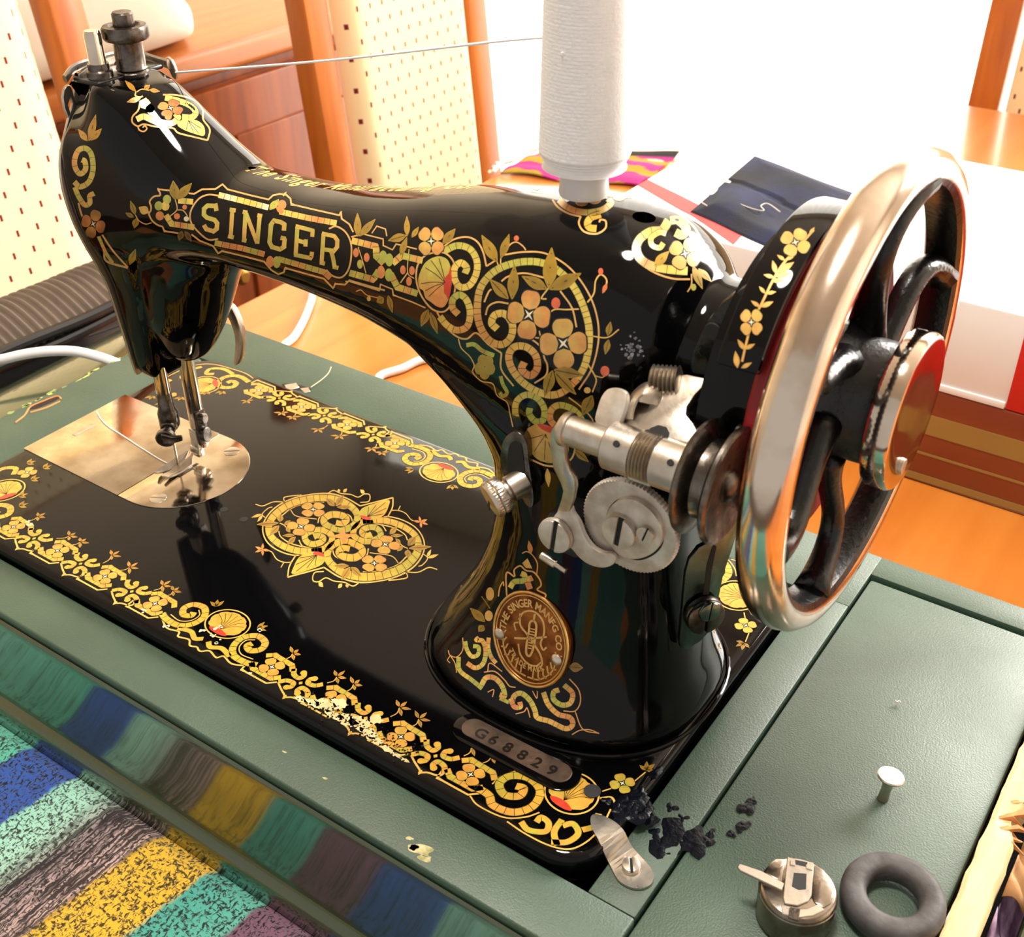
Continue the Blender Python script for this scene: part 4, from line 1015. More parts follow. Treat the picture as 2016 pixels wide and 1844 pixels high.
obj('red_band', prism([(min(max(p[0], 127), 396), max(p[1], BYF+2), 39.95) for p in rb], (0, 0, .3)), m_rbox, ub, smooth=False)
# ---- folded navy cloth with loose threads
m_navy = mat('navy_cotton', rgb(18, 28, 64), .9, bump=.35, bscale=1100, var=.35, vscale=30, col2=rgb(11, 13, 26))
c00 = un_axis(1360, 412, 'z', 42); c10 = un_axis(1485, 304, 'z', 42); c11 = un_axis(1740, 400, 'z', 42); c01 = un_axis(1600, 520, 'z', 42)
def navy(u, v):
    p = (c00*(1-u)+c10*u)*(1-v)+(c01*(1-u)+c11*u)*v
    e = min(u, 1-u, v, 1-v)
    z = 40.6+min(1, e*9)*3.4+1.3*math.sin(u*7+v*3)*min(1, e*5)+.9*math.sin(v*11-u*4)*min(1, e*6)-(1.2 if abs(u-.55+.06*v) < .03 else 0)
    return (p[0]+1.5*math.sin(v*9), p[1]+1.2*math.sin(u*8), z)
nvo = tag(cloth('folded_cloth', navy, 60, 70, .4, m_navy), 'folded navy blue cloth lying on top of the white box', 'cloth')
for pts, lb_ in (([(1392, 405), (1380, 396), (1385, 385), (1402, 382), (1412, 372), (1410, 366), (1400, 368)], 'curly pale thread at the left corner of the navy cloth'),
                 ([(1447, 396), (1465, 405), (1490, 413), (1504, 414), (1498, 405), (1512, 401), (1536, 417)], 'wavy pale thread on the middle of the navy cloth')):
    q = [un_axis(a, c, 'z', 45.3) for a, c in pts]
    tag(obj('thread_strand', tube(catmull(q, 6), .4, 6), m_fluff), lb_, 'thread')
# ---- magenta and yellow striped cloth with black rolled edge on the table behind the cone
def mag_mat():
    M = bpy.data.materials.new('magenta_yellow_stripes'); M.use_nodes = True; nt = M.node_tree; b = nt.nodes['Principled BSDF']
    b.inputs['Roughness'].default_value = .9
    at = nt.nodes.new('ShaderNodeAttribute'); at.attribute_name = 'Col'; nt.links.new(at.outputs['Color'], b.inputs['Base Color'])
    tc = nt.nodes.new('ShaderNodeTexCoord'); n = nt.nodes.new('ShaderNodeTexNoise'); n.inputs['Scale'].default_value = 500
    nt.links.new(tc.outputs['Object'], n.inputs['Vector']); bp = nt.nodes.new('ShaderNodeBump'); bp.inputs['Strength'].default_value = .6; bp.inputs['Distance'].default_value = .001
    nt.links.new(n.outputs['Fac'], bp.inputs['Height']); nt.links.new(bp.outputs[0], b.inputs['Normal'])
    return M
mq = [un_axis(a, c, 'z', TZ) for a, c in [(985, 345), (1075, 292), (1335, 306), (1255, 372)]]
V, F, CC = [], [], []; nu, nv = 50, 60
mgc = [rgb(158, 24, 112), rgb(150, 124, 18), rgb(160, 36, 118), rgb(154, 128, 24), rgb(156, 24, 106), rgb(240, 190, 200)]
for i in range(nu+1):
    for j in range(nv+1):
        u, v = i/nu, j/nv; p = (mq[0]*(1-u)+mq[3]*u)*(1-v)+(mq[1]*(1-u)+mq[2]*u)*v
        V.append((p[0], p[1]+4*math.sin(u*9), TZ+2.5+1.5*math.sin(u*8+v*5)+1.2*math.sin(v*14)))
        d = 1-v; k_ = d*6.2+.4*math.sin(u*12)+.2*math.sin(u*31)
        CC.append(rgb(28, 24, 26) if d < .12 else mgc[int(k_) % 5])
for i in range(nu):
    for j in range(nv): a = i*(nv+1)+j; F.append((a, a+nv+1, a+nv+2, a+1))
mg = obj('striped_cloth', (V, F), mag_mat(), None, angle=None, cols=CC, fix=False)
md = mg.modifiers.new('thickness', 'SOLIDIFY'); md.thickness = .0015; md.offset = -1
tag(mg, 'magenta and yellow striped cloth with black edge on the table behind the thread cone', 'cloth')
# white twisted cord at its edge
tw_ = catmull([un_axis(a, c, 'z', TZ+4) for a, c in [(968, 338), (985, 320), (1010, 312), (1030, 300), (1050, 292), (1072, 284)]], 10)
ms_ = []
for s in (0, math.pi):
    ms_.append(tube([p+np.array((2.2*math.cos(i*.8+s), 2.2*math.sin(i*.8+s), 1.6*math.sin(i*.8+s))) for i, p in enumerate(tw_)], 2.0, 7))
tag(obj('twisted_cord', join(*ms_), mat('white_cord', rgb(232, 226, 216), .8, var=.08)), 'white twisted cord beside the magenta striped cloth', 'cord')

# ---- white cables
m_cab = mat('white_cable_pvc', rgb(236, 236, 240), .35, var=.03)
cabp = [(-40, 712, -14), (0, 708, -9), (50, 697, -5), (100, 691, -3), (150, 692, -4), (200, 704, -6), (248, 722, -10), (290, 740, -30)]
tag(obj('power_cable', tube(catmull([un_axis(a, c, 'z', z) for a, c, z in cabp], 8), 3.0, 12), m_cab), 'white cable arching over the olive case cover at left', 'cable')
cb = [np.array((-150, 470, TZ+3.0))]+[un_axis(a, c, 'z', TZ+3.0) for a, c in [(625, 560), (612, 595), (598, 630), (578, 664), (552, 690)]]+[np.array((-40, 262, TZ+3)), np.array((20, 250, TZ+3)), np.array((10, 290, TZ+3))]+[un_axis(a, c, 'z', TZ+3.0) for a, c in [(738, 752), (752, 738), (790, 726), (850, 706)]]+[np.array((70, 370, TZ+3)), np.array((120, 372, TZ+3))]
tag(obj('power_cable', tube(catmull(cb, 8), 3.0, 12), m_cab), 'white cable lying on the table behind the machine arm', 'cable')

# ---- ribbed brown-grey cloth and black bag edge on the chair side
m_rib = mat('ribbed_taupe_fabric', rgb(104, 90, 78), .8, bump=.3, bscale=300, var=.25, vscale=30)
V, F = [], []; nu, nv = 220, 14
for i in range(nu+1):
    for j in range(nv+1):
        u, v = i/nu, j/nv; y = 20+300*u
        amp = 2.2 if u > .40 else .5
        x = -166-58*v+.03*(y-150); z = -40+28*math.sin(v*1.9)-18*v+amp*math.sin(y*.95)
        V.append((x, y, z))
for i in range(nu):
    for j in range(nv): a = i*(nv+1)+j; F.append((a, a+nv+1, a+nv+2, a+1))
bgx = empty('ribbed_bag', (-195, 150, -355), 'ribbed taupe bag with black piping beside the olive cover', 'bag')
rbo = obj('ribbed_side', (V, F), m_rib, bgx, angle=None)
md = rbo.modifiers.new('thickness', 'SOLIDIFY'); md.thickness = .003
m_pip = mat('black_piping', rgb(20, 19, 20), .35, var=.3, vscale=60)
for k, (x, z, r) in enumerate(((-166, -38, 4.2), (-164.5, -46, 3.6))):
    obj('piping', tube([(x+.02*(y-150), y, z+1.0*math.sin(y*.05+k)) for y in np.linspace(10, 330, 30)], r, 10), m_pip, bgx)
obj('bag_body', box(-226, -166, 10, 330, -355, -44, 6), m_pip, bgx)
# ================================================================ printed decals (flat transfers lying on the enamel)
def decal_mat():
    M = bpy.data.materials.new('gold_transfer_print'); M.use_nodes = True; nt = M.node_tree; b = nt.nodes['Principled BSDF']
    at = nt.nodes.new('ShaderNodeAttribute'); at.attribute_name = 'Col'
    tc = nt.nodes.new('ShaderNodeTexCoord'); n = nt.nodes.new('ShaderNodeTexNoise'); n.inputs['Scale'].default_value = 260; n.inputs['Detail'].default_value = 4
    nt.links.new(tc.outputs['Object'], n.inputs['Vector'])
    mr = nt.nodes.new('ShaderNodeMapRange'); mr.inputs[1].default_value = .3; mr.inputs[2].default_value = .7; mr.inputs[3].default_value = .82; mr.inputs[4].default_value = 1.12
    nt.links.new(n.outputs['Fac'], mr.inputs[0])
    mx = nt.nodes.new('ShaderNodeVectorMath'); mx.operation = 'SCALE'
    nt.links.new(at.outputs['Color'], mx.inputs[0]); nt.links.new(mr.outputs[0], mx.inputs['Scale'])
    nt.links.new(mx.outputs[0], b.inputs['Base Color'])
    b.inputs['Roughness'].default_value = .32; b.inputs['Metallic'].default_value = .25
    b.inputs['Coat Weight'].default_value = .3; b.inputs['Coat Roughness'].default_value = .08
    return M
m_dec = decal_mat()
GOLD = rgb(228, 182, 96); LINE = rgb(224, 172, 100); YEL = rgb(232, 196, 92); GRN = rgb(178, 178, 76); PNK = rgb(222, 140, 78)
LEAF = rgb(150, 118, 34); LEAF2 = rgb(176, 142, 52); BLK = rgb(14, 11, 8); RED = rgb(206, 62, 40); BERRY = rgb(222, 104, 70); PETAL = rgb(222, 172, 92); PETAL2 = rgb(214, 126, 66); WHT = rgb(246, 236, 206); BROWN = rgb(70, 42, 18)
BYEL = rgb(212, 166, 58); BPET = rgb(212, 158, 62); BLEAF = rgb(160, 120, 36); BGRN = rgb(182, 168, 58); BLINE = rgb(222, 178, 88)
def mixc(a, b, t): return tuple(a[i]*(1-t)+b[i]*t for i in range(3))

class Decal:
    """collects coloured triangles drawn in 2D; proj maps a 2D point to a surface point and normal"""
    def __init__(s, proj, org=(0, 0, 1), scale=1.0, seed=1):
        s.V, s.F, s.C = [], [], []; s.proj = proj; s.org = org; s.rr = random.Random(seed); s.cache = {}
        s.xf = None
    def P(s, p):
        x, y = float(p[0]), float(p[1])
        if s.xf: x, y = s.xf(x, y)
        return s.org[0]+x/s.org[2], s.org[1]+y/s.org[2]
    def tri_mesh(s, pts, cols, faces, layer):
        base = len(s.V); ok = []
        for p, c in zip(pts, cols):
            q = s.P(p); key = (round(q[0], 3), round(q[1], 3))
            r = s.cache.get(key)
            if r is None: r = s.proj(*q); s.cache[key] = r
            if r[0] is None: ok.append(False); s.V.append((0, 0, 0))
            else: ok.append(True); s.V.append(tuple(r[0]+r[1]*(.05+.013*layer)))
            s.C.append(c)
        for f in faces:
            if all(ok[i] for i in f):
                a = [np.array(s.V[base+i]) for i in f]
                if max(np.linalg.norm(a[i]-a[i-1]) for i in range(len(a))) < 22: s.F.append(tuple(base+i for i in f))
    def strip(s, path, w, col, layer=1, closed=False, ws=None):
        P = [np.array(p, float)[:2] for p in path]; N = len(P)
        if N < 2: return
        pts, cols = [], []
        for i in range(N):
            a = P[(i+1) % N] if (closed or i < N-1) else P[i]; b = P[i-1] if (closed or i > 0) else P[i]
            t = a-b; L = math.hypot(*t)+1e-9; t = t/L; n = np.array((-t[1], t[0])); h = (ws[i] if ws is not None else w)/2
            # mitre
            if 0 < i < N-1 or closed:
                d1 = P[i]-P[i-1]; d1 = d1/(math.hypot(*d1)+1e-9); c = abs(float(np.dot(np.array((-d1[1], d1[0])), n))); h = h/max(.6, c)
            c = col(i/(N-1)) if callable(col) else col
            pts += [P[i]+n*h, P[i]-n*h]; cols += [c, c]
        F = [(2*i, 2*i+1, (2*i+3) % (2*N), (2*i+2) % (2*N)) for i in range(N if closed else N-1)]
        s.tri_mesh(pts, cols, F, layer)
    def line(s, pts, w, col=LINE, smooth=True, layer=1, closed=False, n=6, taper=False):
        q = catmull(pts, n, closed) if smooth else s.dense(pts)
        ws = [w*(.25+.75*math.sin(math.pi*min(1, .12+i/(len(q)-1)))) for i in range(len(q))] if taper else None
        s.strip(q, w, col, layer, closed, ws)
    def dense(s, pts):
        out = []
        for a, b in zip(pts[:-1], pts[1:]):
            a, b = np.array(a, float), np.array(b, float)
            for k in range(6): out.append(a+(b-a)*k/6)
        return out+[np.array(pts[-1], float)]
    def band(s, pts, w, cell, cols=(YEL, GRN, PNK), smooth=True, layer=1, rim=True, n=8, tap=0.0, gap=.07):
        """mosaic band: tinted ribbon, dark cell joints, dark rim below"""
        q = catmull(pts, n) if smooth else s.dense(pts)
        L = [0.0]
        for a, b in zip(q[:-1], q[1:]): L.append(L[-1]+math.hypot(*(b-a)))
        tot = L[-1]; ph = s.rr.uniform(0, 6.28); f = s.rr.uniform(.8, 1.6)
        def cf(t):
            k = .5+.5*math.sin(ph+t*f*6.0); k2 = .5+.5*math.sin(ph*1.7+t*f*9.0)
            return mixc(mixc(cols[0], cols[1], k*k), cols[2], .75*k2*k2*k2)
        ws = [w*(1-tap*(i/(len(q)-1))) for i in range(len(q))]
        if rim: s.strip(q, w*1.22, BLK, layer, ws=[a*1.2 for a in ws])
        s.strip(q, w, cf, layer+1, ws=ws)
        nc = max(1, int(tot/cell)); i = 0
        for k in range(1, nc):
            d = tot*k/nc+s.rr.uniform(-.1, .1)*cell
            while i < len(L)-2 and L[i+1] < d: i += 1
            t = (d-L[i])/max(1e-6, L[i+1]-L[i]); p = q[i]+(q[i+1]-q[i])*t; dr = (q[i+1]-q[i])/max(1e-6, math.hypot(*(q[i+1]-q[i])))
            nn = np.array((-dr[1], dr[0]))*ws[i]*.5
            s.strip([p+nn, p-nn], w*gap, BLK, layer+2)
    def poly(s, pts, col, layer=1, smooth=True, n=4, ctr=None, ccol=None):
        q = catmull(pts, n, True) if smooth else [np.array(p, float) for p in pts]
        c = np.mean(q, axis=0) if ctr is None else np.array(ctr, float)
        rings = (1.0, .66, .33); P, C = [], []; N = len(q)
        for r in rings:
            for p in q: P.append(c+(p-c)*r); C.append(mixc(ccol or col, col, r) if not callable(col) else col(p))
        P.append(c); C.append(ccol or (col if not callable(col) else col(c)))
        F = []
        for k in range(2):
            for i in range(N): F.append((k*N+i, k*N+(i+1) % N, (k+1)*N+(i+1) % N, (k+1)*N+i))
        for i in range(N): F.append((2*N+i, 2*N+(i+1) % N, 3*N))
        s.tri_mesh(P, C, F, layer)
    def leaf(s, base, tip, w=None, col=LEAF, layer=4, rib=True, bend=0.0):
        a, b = np.array(base, float), np.array(tip, float); d = b-a; L = math.hypot(*d); t = d/L; n = np.array((-t[1], t[0])); w = w or L*.36
        prof = [(0, 0), (.12, .22), (.3, .45), (.48, .5), (.66, .4), (.84, .2), (1, 0)]
        up = [a+d*u+n*(w*v+bend*L*math.sin(u*math.pi)) for u, v in prof]; dn = [a+d*u+n*(-w*v+bend*L*math.sin(u*math.pi)) for u, v in prof[::-1]]
        k = s.rr.uniform(.85, 1.2); c = tuple(min(1, v*k) for v in col)
        s.poly(up[:-1]+dn[:-1], mixc(c, LEAF2, .4), layer, True, 3, None, c)
        if rib: s.strip([a+d*.08, a+d*.5+n*bend*L, a+d*.86], L*.022+.02*w, BROWN, layer+1)
    def flower(s, c, r, rot=0.0, sq=(1, 1), shear=0.0, col=PETAL, col2=PETAL2, layer=3, npet=4, M=None):
        c = np.array(c, float)
        def T(x, y):
            x, y = x*r*sq[0], y*r*sq[1]
            if M is not None: x, y = M[0][0]*x+M[0][1]*y, M[1][0]*x+M[1][1]*y
            return c+np.array((x+shear*y, y))
        for k in range(npet):
            a = rot+2*math.pi*k/npet; ca, sa = math.cos(a), math.sin(a)
            pp = [(.08, 0), (.35, .34), (.68, .46), (.95, .33), (1.0, .05), (.97, -.28), (.7, -.44), (.35, -.32)]
            Q = lambda z, e=1.0: [T((x*ca-y*sa)*e, (x*sa+y*ca)*e) for x, y in z]
            s.poly(Q(pp, 1.06), BLK, layer, True, 3)
            tint = s.rr.uniform(0, 1); cc = mixc(col, GRN, .35*tint); c2 = mixc(cc, col2, s.rr.uniform(.2, .8))
            s.poly(Q(pp), lambda p: mixc(cc, c2, min(1, max(0, math.hypot(*(p-c))/(r*1.2)))), layer+1, True, 3)
        st, st2 = [], []
        for k in range(npet*2):
            a = rot+math.pi/npet*(k+.0); q = .44 if k % 2 == 1 else .21
            st.append(T(q*math.cos(a), q*math.sin(a))); q = .29 if k % 2 == 1 else .07; st2.append(T(q*math.cos(a), q*math.sin(a)))
        s.poly(st, BLK, layer+2, False); s.poly(st2, WHT, layer+3, False)
    def berry(s, c, rx, ry=None, col=BERRY, layer=3):
        ry = ry or rx; s.poly([(c[0]+rx*math.cos(t), c[1]+ry*math.sin(t)) for t in np.linspace(0, 2*math.pi, 12, endpoint=False)], col, layer, False)
    def spiral(s, c, r0, r1, a0, turns, sx=1.0, sy=1.0, n=36):
        return [(c[0]+sx*(r0+(r1-r0)*(i/n)**.8)*math.cos(a0+turns*2*math.pi*i/n), c[1]+sy*(r0+(r1-r0)*(i/n)**.8)*math.sin(a0+turns*2*math.pi*i/n)) for i in range(n+1)]
    def text(s, string, base, right, up, col, layer=3, shear=0.0):
        """string along 'right' vector (per em) from base, letters grow along 'up'"""
        base = np.array(base, float); right = np.array(right, float); up = np.array(up, float); x = 0.0
        for ch in string:
            g = glyph(ch)
            if g[0]: s.tri_mesh([base+right*(x+p[0]+shear*p[1])+up*p[1] for p in g[0]], [col]*len(g[0]), g[1], layer)
            x += g[2]
        return x
    def build(s, name, parent):
        return obj(name, (s.V, s.F), m_dec, parent, smooth=True, angle=None, cols=s.C, fix=False) if s.F else None
_GL = {}
def glyph(ch):
    if ch in _GL: return _GL[ch]
    def width(t):
        cu = bpy.data.curves.new('g', 'FONT'); cu.body = t; o = bpy.data.objects.new('g', cu); COL.objects.link(o)
        cu.resolution_u = 3; cu.offset = .026; dg = bpy.context.evaluated_depsgraph_get(); dg.update()
        me = bpy.data.meshes.new_from_object(o.evaluated_get(dg)); v = [(p.co.x, p.co.y) for p in me.vertices]; f = [tuple(p.vertices) for p in me.polygons]
        bpy.data.objects.remove(o, do_unlink=True); bpy.data.curves.remove(cu); bpy.data.meshes.remove(me); return v, f
    if ch == ' ': _GL[ch] = ([], [], .33); return _GL[ch]
    v, f = width(ch); mx = max(p[0] for p in v); mn = min(p[0] for p in v)
    _GL[ch] = ([(p[0]-mn, p[1]) for p in v], f, mx-mn+.12); return _GL[ch]

TA = bvh_of(me1)
def proj_body(px, py):
    return hit(px, py, T0)
def proj_bed(px, py):
    p = un_axis(px, py, 'z', 0.0); return p, np.array((0, 0, 1.0))
def proj_bedmm(x, y): return np.array((x, y, 0.0)), np.array((0, 0, 1.0))

# ---------------------------------------------------------------- arm: SINGER cartouche
D = Decal(proj_body, (280, 340, 4.582), seed=4)
LW = 15
top = [(140, 195), (165, 180), (150, 148), (250, 155), (300, 175)]
D.line([(165, 205), (160, 175), (140, 148), (250, 160)], LW, LINE, False)
D.line([(165, 205), (105, 215), (68, 260), (80, 300), (78, 340), (62, 370), (90, 430), (140, 470), (185, 485)], LW, LINE)
D.line([(185, 485), (200, 525), (330, 545)], LW, LINE, False)
D.line([(420, 185), (470, 190), (540, 150), (660, 148), (725, 105), (770, 150), (960, 200), (1140, 242), (1180, 205), (1240, 192), (1300, 200), (1338, 235), (1345, 285), (1560, 335), (1782, 385), (1793, 350), (1800, 415), (1870, 465), (1905, 535)], LW, LINE, False)
D.line([(445, 555), (520, 612), (640, 660), (687, 727), (720, 705), (900, 748), (1100, 800), (1170, 880), (1230, 915), (1280, 895), (1290, 858), (1460, 905), (1640, 955), (1725, 1042), (1742, 1000), (1830, 1008), (1870, 970), (2016, 1012), (2190, 1060)], LW, LINE, False)
D.leaf((1270, 215), (1303, 172), 22, GOLD, 3, False)
D.line([(695, 208), (600, 198), (520, 228), (460, 300), (432, 380), (448, 460), (520, 545), (600, 603), (685, 596)], LW, LINE)
D.line([(1685, 505), (1750, 484), (1830, 530), (1880, 620), (1888, 740), (1862, 870), (1800, 942), (1720, 930), (1660, 875)], LW, LINE)
for pts, c in (([(690, 200), (900, 252), (1140, 315)], (YEL, WHT, YEL)), ([(1240, 350), (1480, 405), (1755, 455)], (YEL, PNK, YEL)), ([(655, 632), (900, 680), (1105, 735)], (PNK, GRN, PNK)), ([(1225, 775), (1450, 840), (1640, 895), (1700, 948)], (GRN, PNK, PNK)), ([(325, 250), (460, 262)], (YEL, GRN, YEL)), ([(215, 380), (265, 460), (350, 472), (470, 492)], (YEL, PNK, YEL))):
    D.band(pts, 52, 58, c, False, 1, False)
D.leaf((1150, 335), (1235, 240), 62, GRN, 4); D.berry((1262, 290), 40, 44, PNK, 4); D.line([(1225, 305), (1240, 340), (1270, 360)], 40, PNK, True, 3)
D.berry((1155, 800), 36, 52, PNK, 4); D.berry((1215, 805), 36, 54, GRN, 4)
for c, col in (((150, 298), GRN), ((160, 388), PNK), ((225, 240), GRN), ((210, 300), YEL)): D.berry(c, 38, 42, col, 3)
for c, r, col in (((385, 310), 22, BERRY), ((315, 392), 28, BERRY), ((400, 415), 24, WHT)): D.berry(c, r, r, mixc(col, GOLD, .2), 4)
D.line([(300, 245), (315, 330), (260, 385), (215, 425)], 9, GOLD); D.line([(315, 335), (370, 340), (410, 390)], 9, GOLD)
D.leaf((300, 245), (280, 70), 88, LEAF); D.leaf((315, 240), (450, 92), 80, LEAF); D.leaf((360, 525), (335, 610), 60, BROWN, 4); D.leaf((385, 525), (448, 620), 50, BROWN, 4)
D.leaf((60, 360), (-30, 310), 80, GOLD, 3, False); D.line([(85, 450), (30, 462), (-30, 430), (-60, 380)], 9, LINE)
D.leaf((-60, 380), (-105, 250), 50, LEAF); D.leaf((-75, 400), (-150, 360), 40, LEAF); D.leaf((-50, 410), (-70, 500), 60, LEAF)
# the letters, slab-cut, colour running from pink to yellow-green
def letter(strokes, w):
    for st in strokes:
        ph = D.rr.uniform(0, 6.28)
        f = lambda t: mixc(mixc(YEL, GRN, .5+.5*math.sin(ph+t*4)), PNK, .45*(.5+.5*math.sin(ph*2+t*5)))
        D.strip(D.dense(st), w, f, 4)
letter([[(672, 345), (664, 300), (590, 297), (560, 325), (558, 378), (585, 404), (655, 425), (678, 455), (674, 505), (645, 527), (580, 508), (558, 470)]], 40)
letter([[(815, 335), (800, 575)], [(790, 331), (845, 341)], [(776, 570), (828, 583)]], 37)
letter([[(933, 355), (920, 608)], [(938, 365), (1040, 636)], [(1062, 385), (1040, 640)], [(908, 352), (950, 360)], [(1040, 383), (1084, 392)], [(902, 604), (942, 613)]], 37)
letter([[(1280, 522), (1284, 465), (1250, 445), (1190, 432), (1164, 468), (1150, 625), (1172, 668), (1245, 690), (1280, 668), (1288, 590)], [(1250, 585), (1296, 596)]], 40)
letter([[(1402, 488), (1386, 742)], [(1385, 482), (1470, 503), (1540, 522), (1535, 578)], [(1398, 608), (1478, 632)], [(1478, 600), (1474, 665)], [(1372, 738), (1525, 770), (1534, 712)]], 37)
letter([[(1637, 550), (1620, 812)], [(1622, 548), (1735, 572), (1762, 610), (1760, 670), (1730, 705), (1640, 690)], [(1705, 705), (1722, 760), (1738, 850)], [(1605, 808), (1650, 820)], [(1722, 846), (1772, 858)]], 37)
D.build('name_decal', arm)

# ---------------------------------------------------------------- arm: shell, scrolls and the great ring
D = Decal(proj_body, (680, 400, 3.546), seed=9)
LW = 12
B = lambda p, c=(YEL, GRN, PNK), w=46: D.band(p, w, 44, c, True, 1)
def Bs(p, c=(YEL, GRN, PNK), w=46): D.band(p, w, 44, c, False, 1, False)
D.line([(690, 300), (760, 252), (850, 236), (920, 268), (962, 340), (985, 440)], LW); D.line([(985, 440), (1050, 398)], LW, LINE, False)
D.line([(1110, 360), (1250, 340), (1400, 352), (1560, 446), (1682, 600), (1752, 770), (1768, 950), (1722, 1150), (1630, 1300)], LW)
D.line([(1090, 545), (1140, 510), (1250, 488), (1390, 520)], LW); D.line([(1500, 612), (1582, 730), (1614, 865)], LW)
D.line([(980, 780), (1000, 720), (1060, 690), (1140, 700)], LW); D.line([(970, 690), (1000, 620), (1020, 600)], LW)
D.line([(640, 760), (700, 860), (780, 930), (850, 945), (915, 905), (1000, 985), (1090, 1045)], LW); D.line([(1090, 1045), (1090, 1160), (1175, 1275)], LW)
D.line([(790, 945), (810, 1010), (870, 1070), (900, 1130), (890, 1180), (950, 1240), (1030, 1260), (1060, 1340), (1130, 1390), (1150, 1470), (1170, 1560)], 8)
D.line([(1220, 935), (1300, 950), (1370, 1010), (1390, 1080), (1410, 1130), (1400, 1200), (1320, 1255)], LW)
B([(660, 790), (710, 850), (780, 885), (850, 860), (872, 770), (850, 680), (800, 638), (752, 670), (750, 730), (790, 775)], (YEL, GRN, PNK))
B([(690, 335), (780, 296), (870, 320), (918, 400), (915, 490), (870, 570), (805, 585), (765, 530), (765, 450), (808, 415), (848, 450), (835, 490)], (YEL, GRN, YEL))
B([(1620, 1225), (1672, 1130), (1700, 1000), (1700, 860), (1662, 720), (1592, 580), (1492, 475), (1380, 418), (1250, 408), (1120, 436), (1020, 492), (950, 580), (925, 680), (926, 800), (962, 900), (1022, 968), (1100, 984), (1158, 930), (1165, 840), (1112, 772), (1045, 780), (1022, 835), (1062, 878)], (YEL, GRN, PNK), 50)
B([(1620, 1225), (1530, 1308), (1440, 1338), (1330, 1308), (1230, 1240), (1162, 1150), (1142, 1062), (1182, 1002), (1262, 1002), (1328, 1060), (1340, 1150), (1292, 1202), (1232, 1160), (1250, 1108)], (YEL, PNK, PNK), 50)
B([(1235, 1600), (1190, 1480), (1196, 1385), (1262, 1336), (1340, 1360), (1388, 1430), (1382, 1508), (1330, 1522), (1285, 1470), (1290, 1428)], (GRN, YEL, GRN), 44)
B([(1668, 1580), (1640, 1490), (1580, 1432), (1495, 1408), (1440, 1440), (1432, 1510), (1482, 1556), (1540, 1530), (1524, 1488)], (GRN, PNK, YEL), 44)
# mosaic bars joining the cartouche
Bs([(45, 260), (215, 302), (218, 370), (270, 420)]); Bs([(330, 420), (395, 365), (540, 400)]); Bs([(30, 485), (195, 532), (235, 470)], (GRN, PNK, YEL)); Bs([(315, 490), (365, 585), (505, 630)], (GRN, YEL, PNK))
for c, col in (((265, 375), GRN), ((308, 395), GRN), ((250, 480), PNK), ((305, 500), GRN)): D.berry(c, 28, 46, col, 4)
for c, col in (((75, 345), BERRY), ((150, 378), BERRY), ((103, 425), GRN), ((403, 465), BERRY), ((466, 470), BERRY), ((445, 545), BERRY)): D.berry(c, 20, 32, mixc(col, GOLD, .25), 3)
D.line([(90, 305), (120, 400), (145, 490)], 6, GOLD); D.line([(445, 320), (435, 480), (480, 525)], 6, GOLD); D.line([(435, 485), (385, 555)], 9, GOLD)
D.line([(40, 235), (125, 215), (265, 250), (265, 295), (330, 325), (355, 285), (400, 295), (500, 320)], 9, LINE, False); D.line([(185, 210), (220, 160), (280, 180), (290, 230)], 8, LINE, False)
D.line([(0, 545), (30, 545), (240, 610), (245, 565), (330, 600), (335, 640), (470, 690), (560, 730)], 9, LINE, False)
D.line([(75, 615), (110, 605), (150, 640), (230, 660)], 6); D.berry((165, 665), 14, 18, GOLD, 3)
# shell
D.line([(620, 345), (700, 350), (760, 420), (770, 560), (745, 690), (690, 755), (610, 740), (540, 660), (500, 560), (500, 450), (545, 375)], LW, LINE, True, 1, True)
shp = [(555, 420), (600, 385), (660, 370), (712, 392), (735, 445), (742, 520), (738, 600), (722, 668), (690, 722), (645, 722), (600, 690), (560, 660), (545, 610), (518, 590), (510, 530), (528, 470)]
D.poly(shp, lambda p: mixc(mixc(GRN, YEL, .35), PNK, min(1, max(0, (p[1]-420)/320))), 3, True, 3)
D.poly([(737, 440), (744, 560), (722, 668), (705, 640), (690, 620), (692, 530), (722, 490)], RED, 5, True, 3)
for e in ((530, 560), (560, 450), (600, 400), (655, 385), (585, 650), (560, 610)): D.line([(700, 555), ((700+e[0])/2, (555+e[1])/2-8), e], 5, BROWN, True, 5, n=3)
# flowers, leaves, tendrils
D.flower((600, 265), 98, .75, (1, 1.1)); D.flower((1282, 778), 150, -1.45, (.98, 1.12)); D.flower((1522, 978), 168, -1.62, (.96, 1.02))
for a, b, w in (((1420, 595), (1442, 308), 100), ((1410, 600), (1232, 508), 80), ((1425, 602), (1648, 488), 95), ((1165, 672), (1182, 428), 78), ((1140, 668), (1008, 528), 75), ((1062, 412), (952, 222), 80), ((1086, 385), (1146, 214), 58), ((1448, 1165), (1392, 1345), 78), ((1455, 1162), (1662, 1202), 78), ((1462, 1178), (1612, 1335), 75), ((680, 285), (770, 178), 60), ((432, 232), (430, 90), 42), ((428, 225), (298, 262), 58), ((465, 240), (514, 165), 36), ((385, 365), (432, 235), 46), ((88, 235), (85, 68), 52), ((98, 232), (212, 110), 52), ((1725, 1340), (1655, 1482), 85), ((1832, 925), (1852, 825), 45), ((1838, 950), (1815, 1055), 45), ((270, 660), (220, 690), 60), ((300, 640), (330, 765), 40), ((580, 740), (530, 860), 60), ((595, 760), (645, 912), 48), ((1600, 1720), (1700, 1805), 50)):
    D.leaf(a, b, w)
D.line([(1420, 590), (1370, 660), (1405, 668)], 10, GOLD); D.line([(1085, 385), (1085, 440)], 8, GOLD); D.line([(1060, 410), (1075, 450)], 8, GOLD)
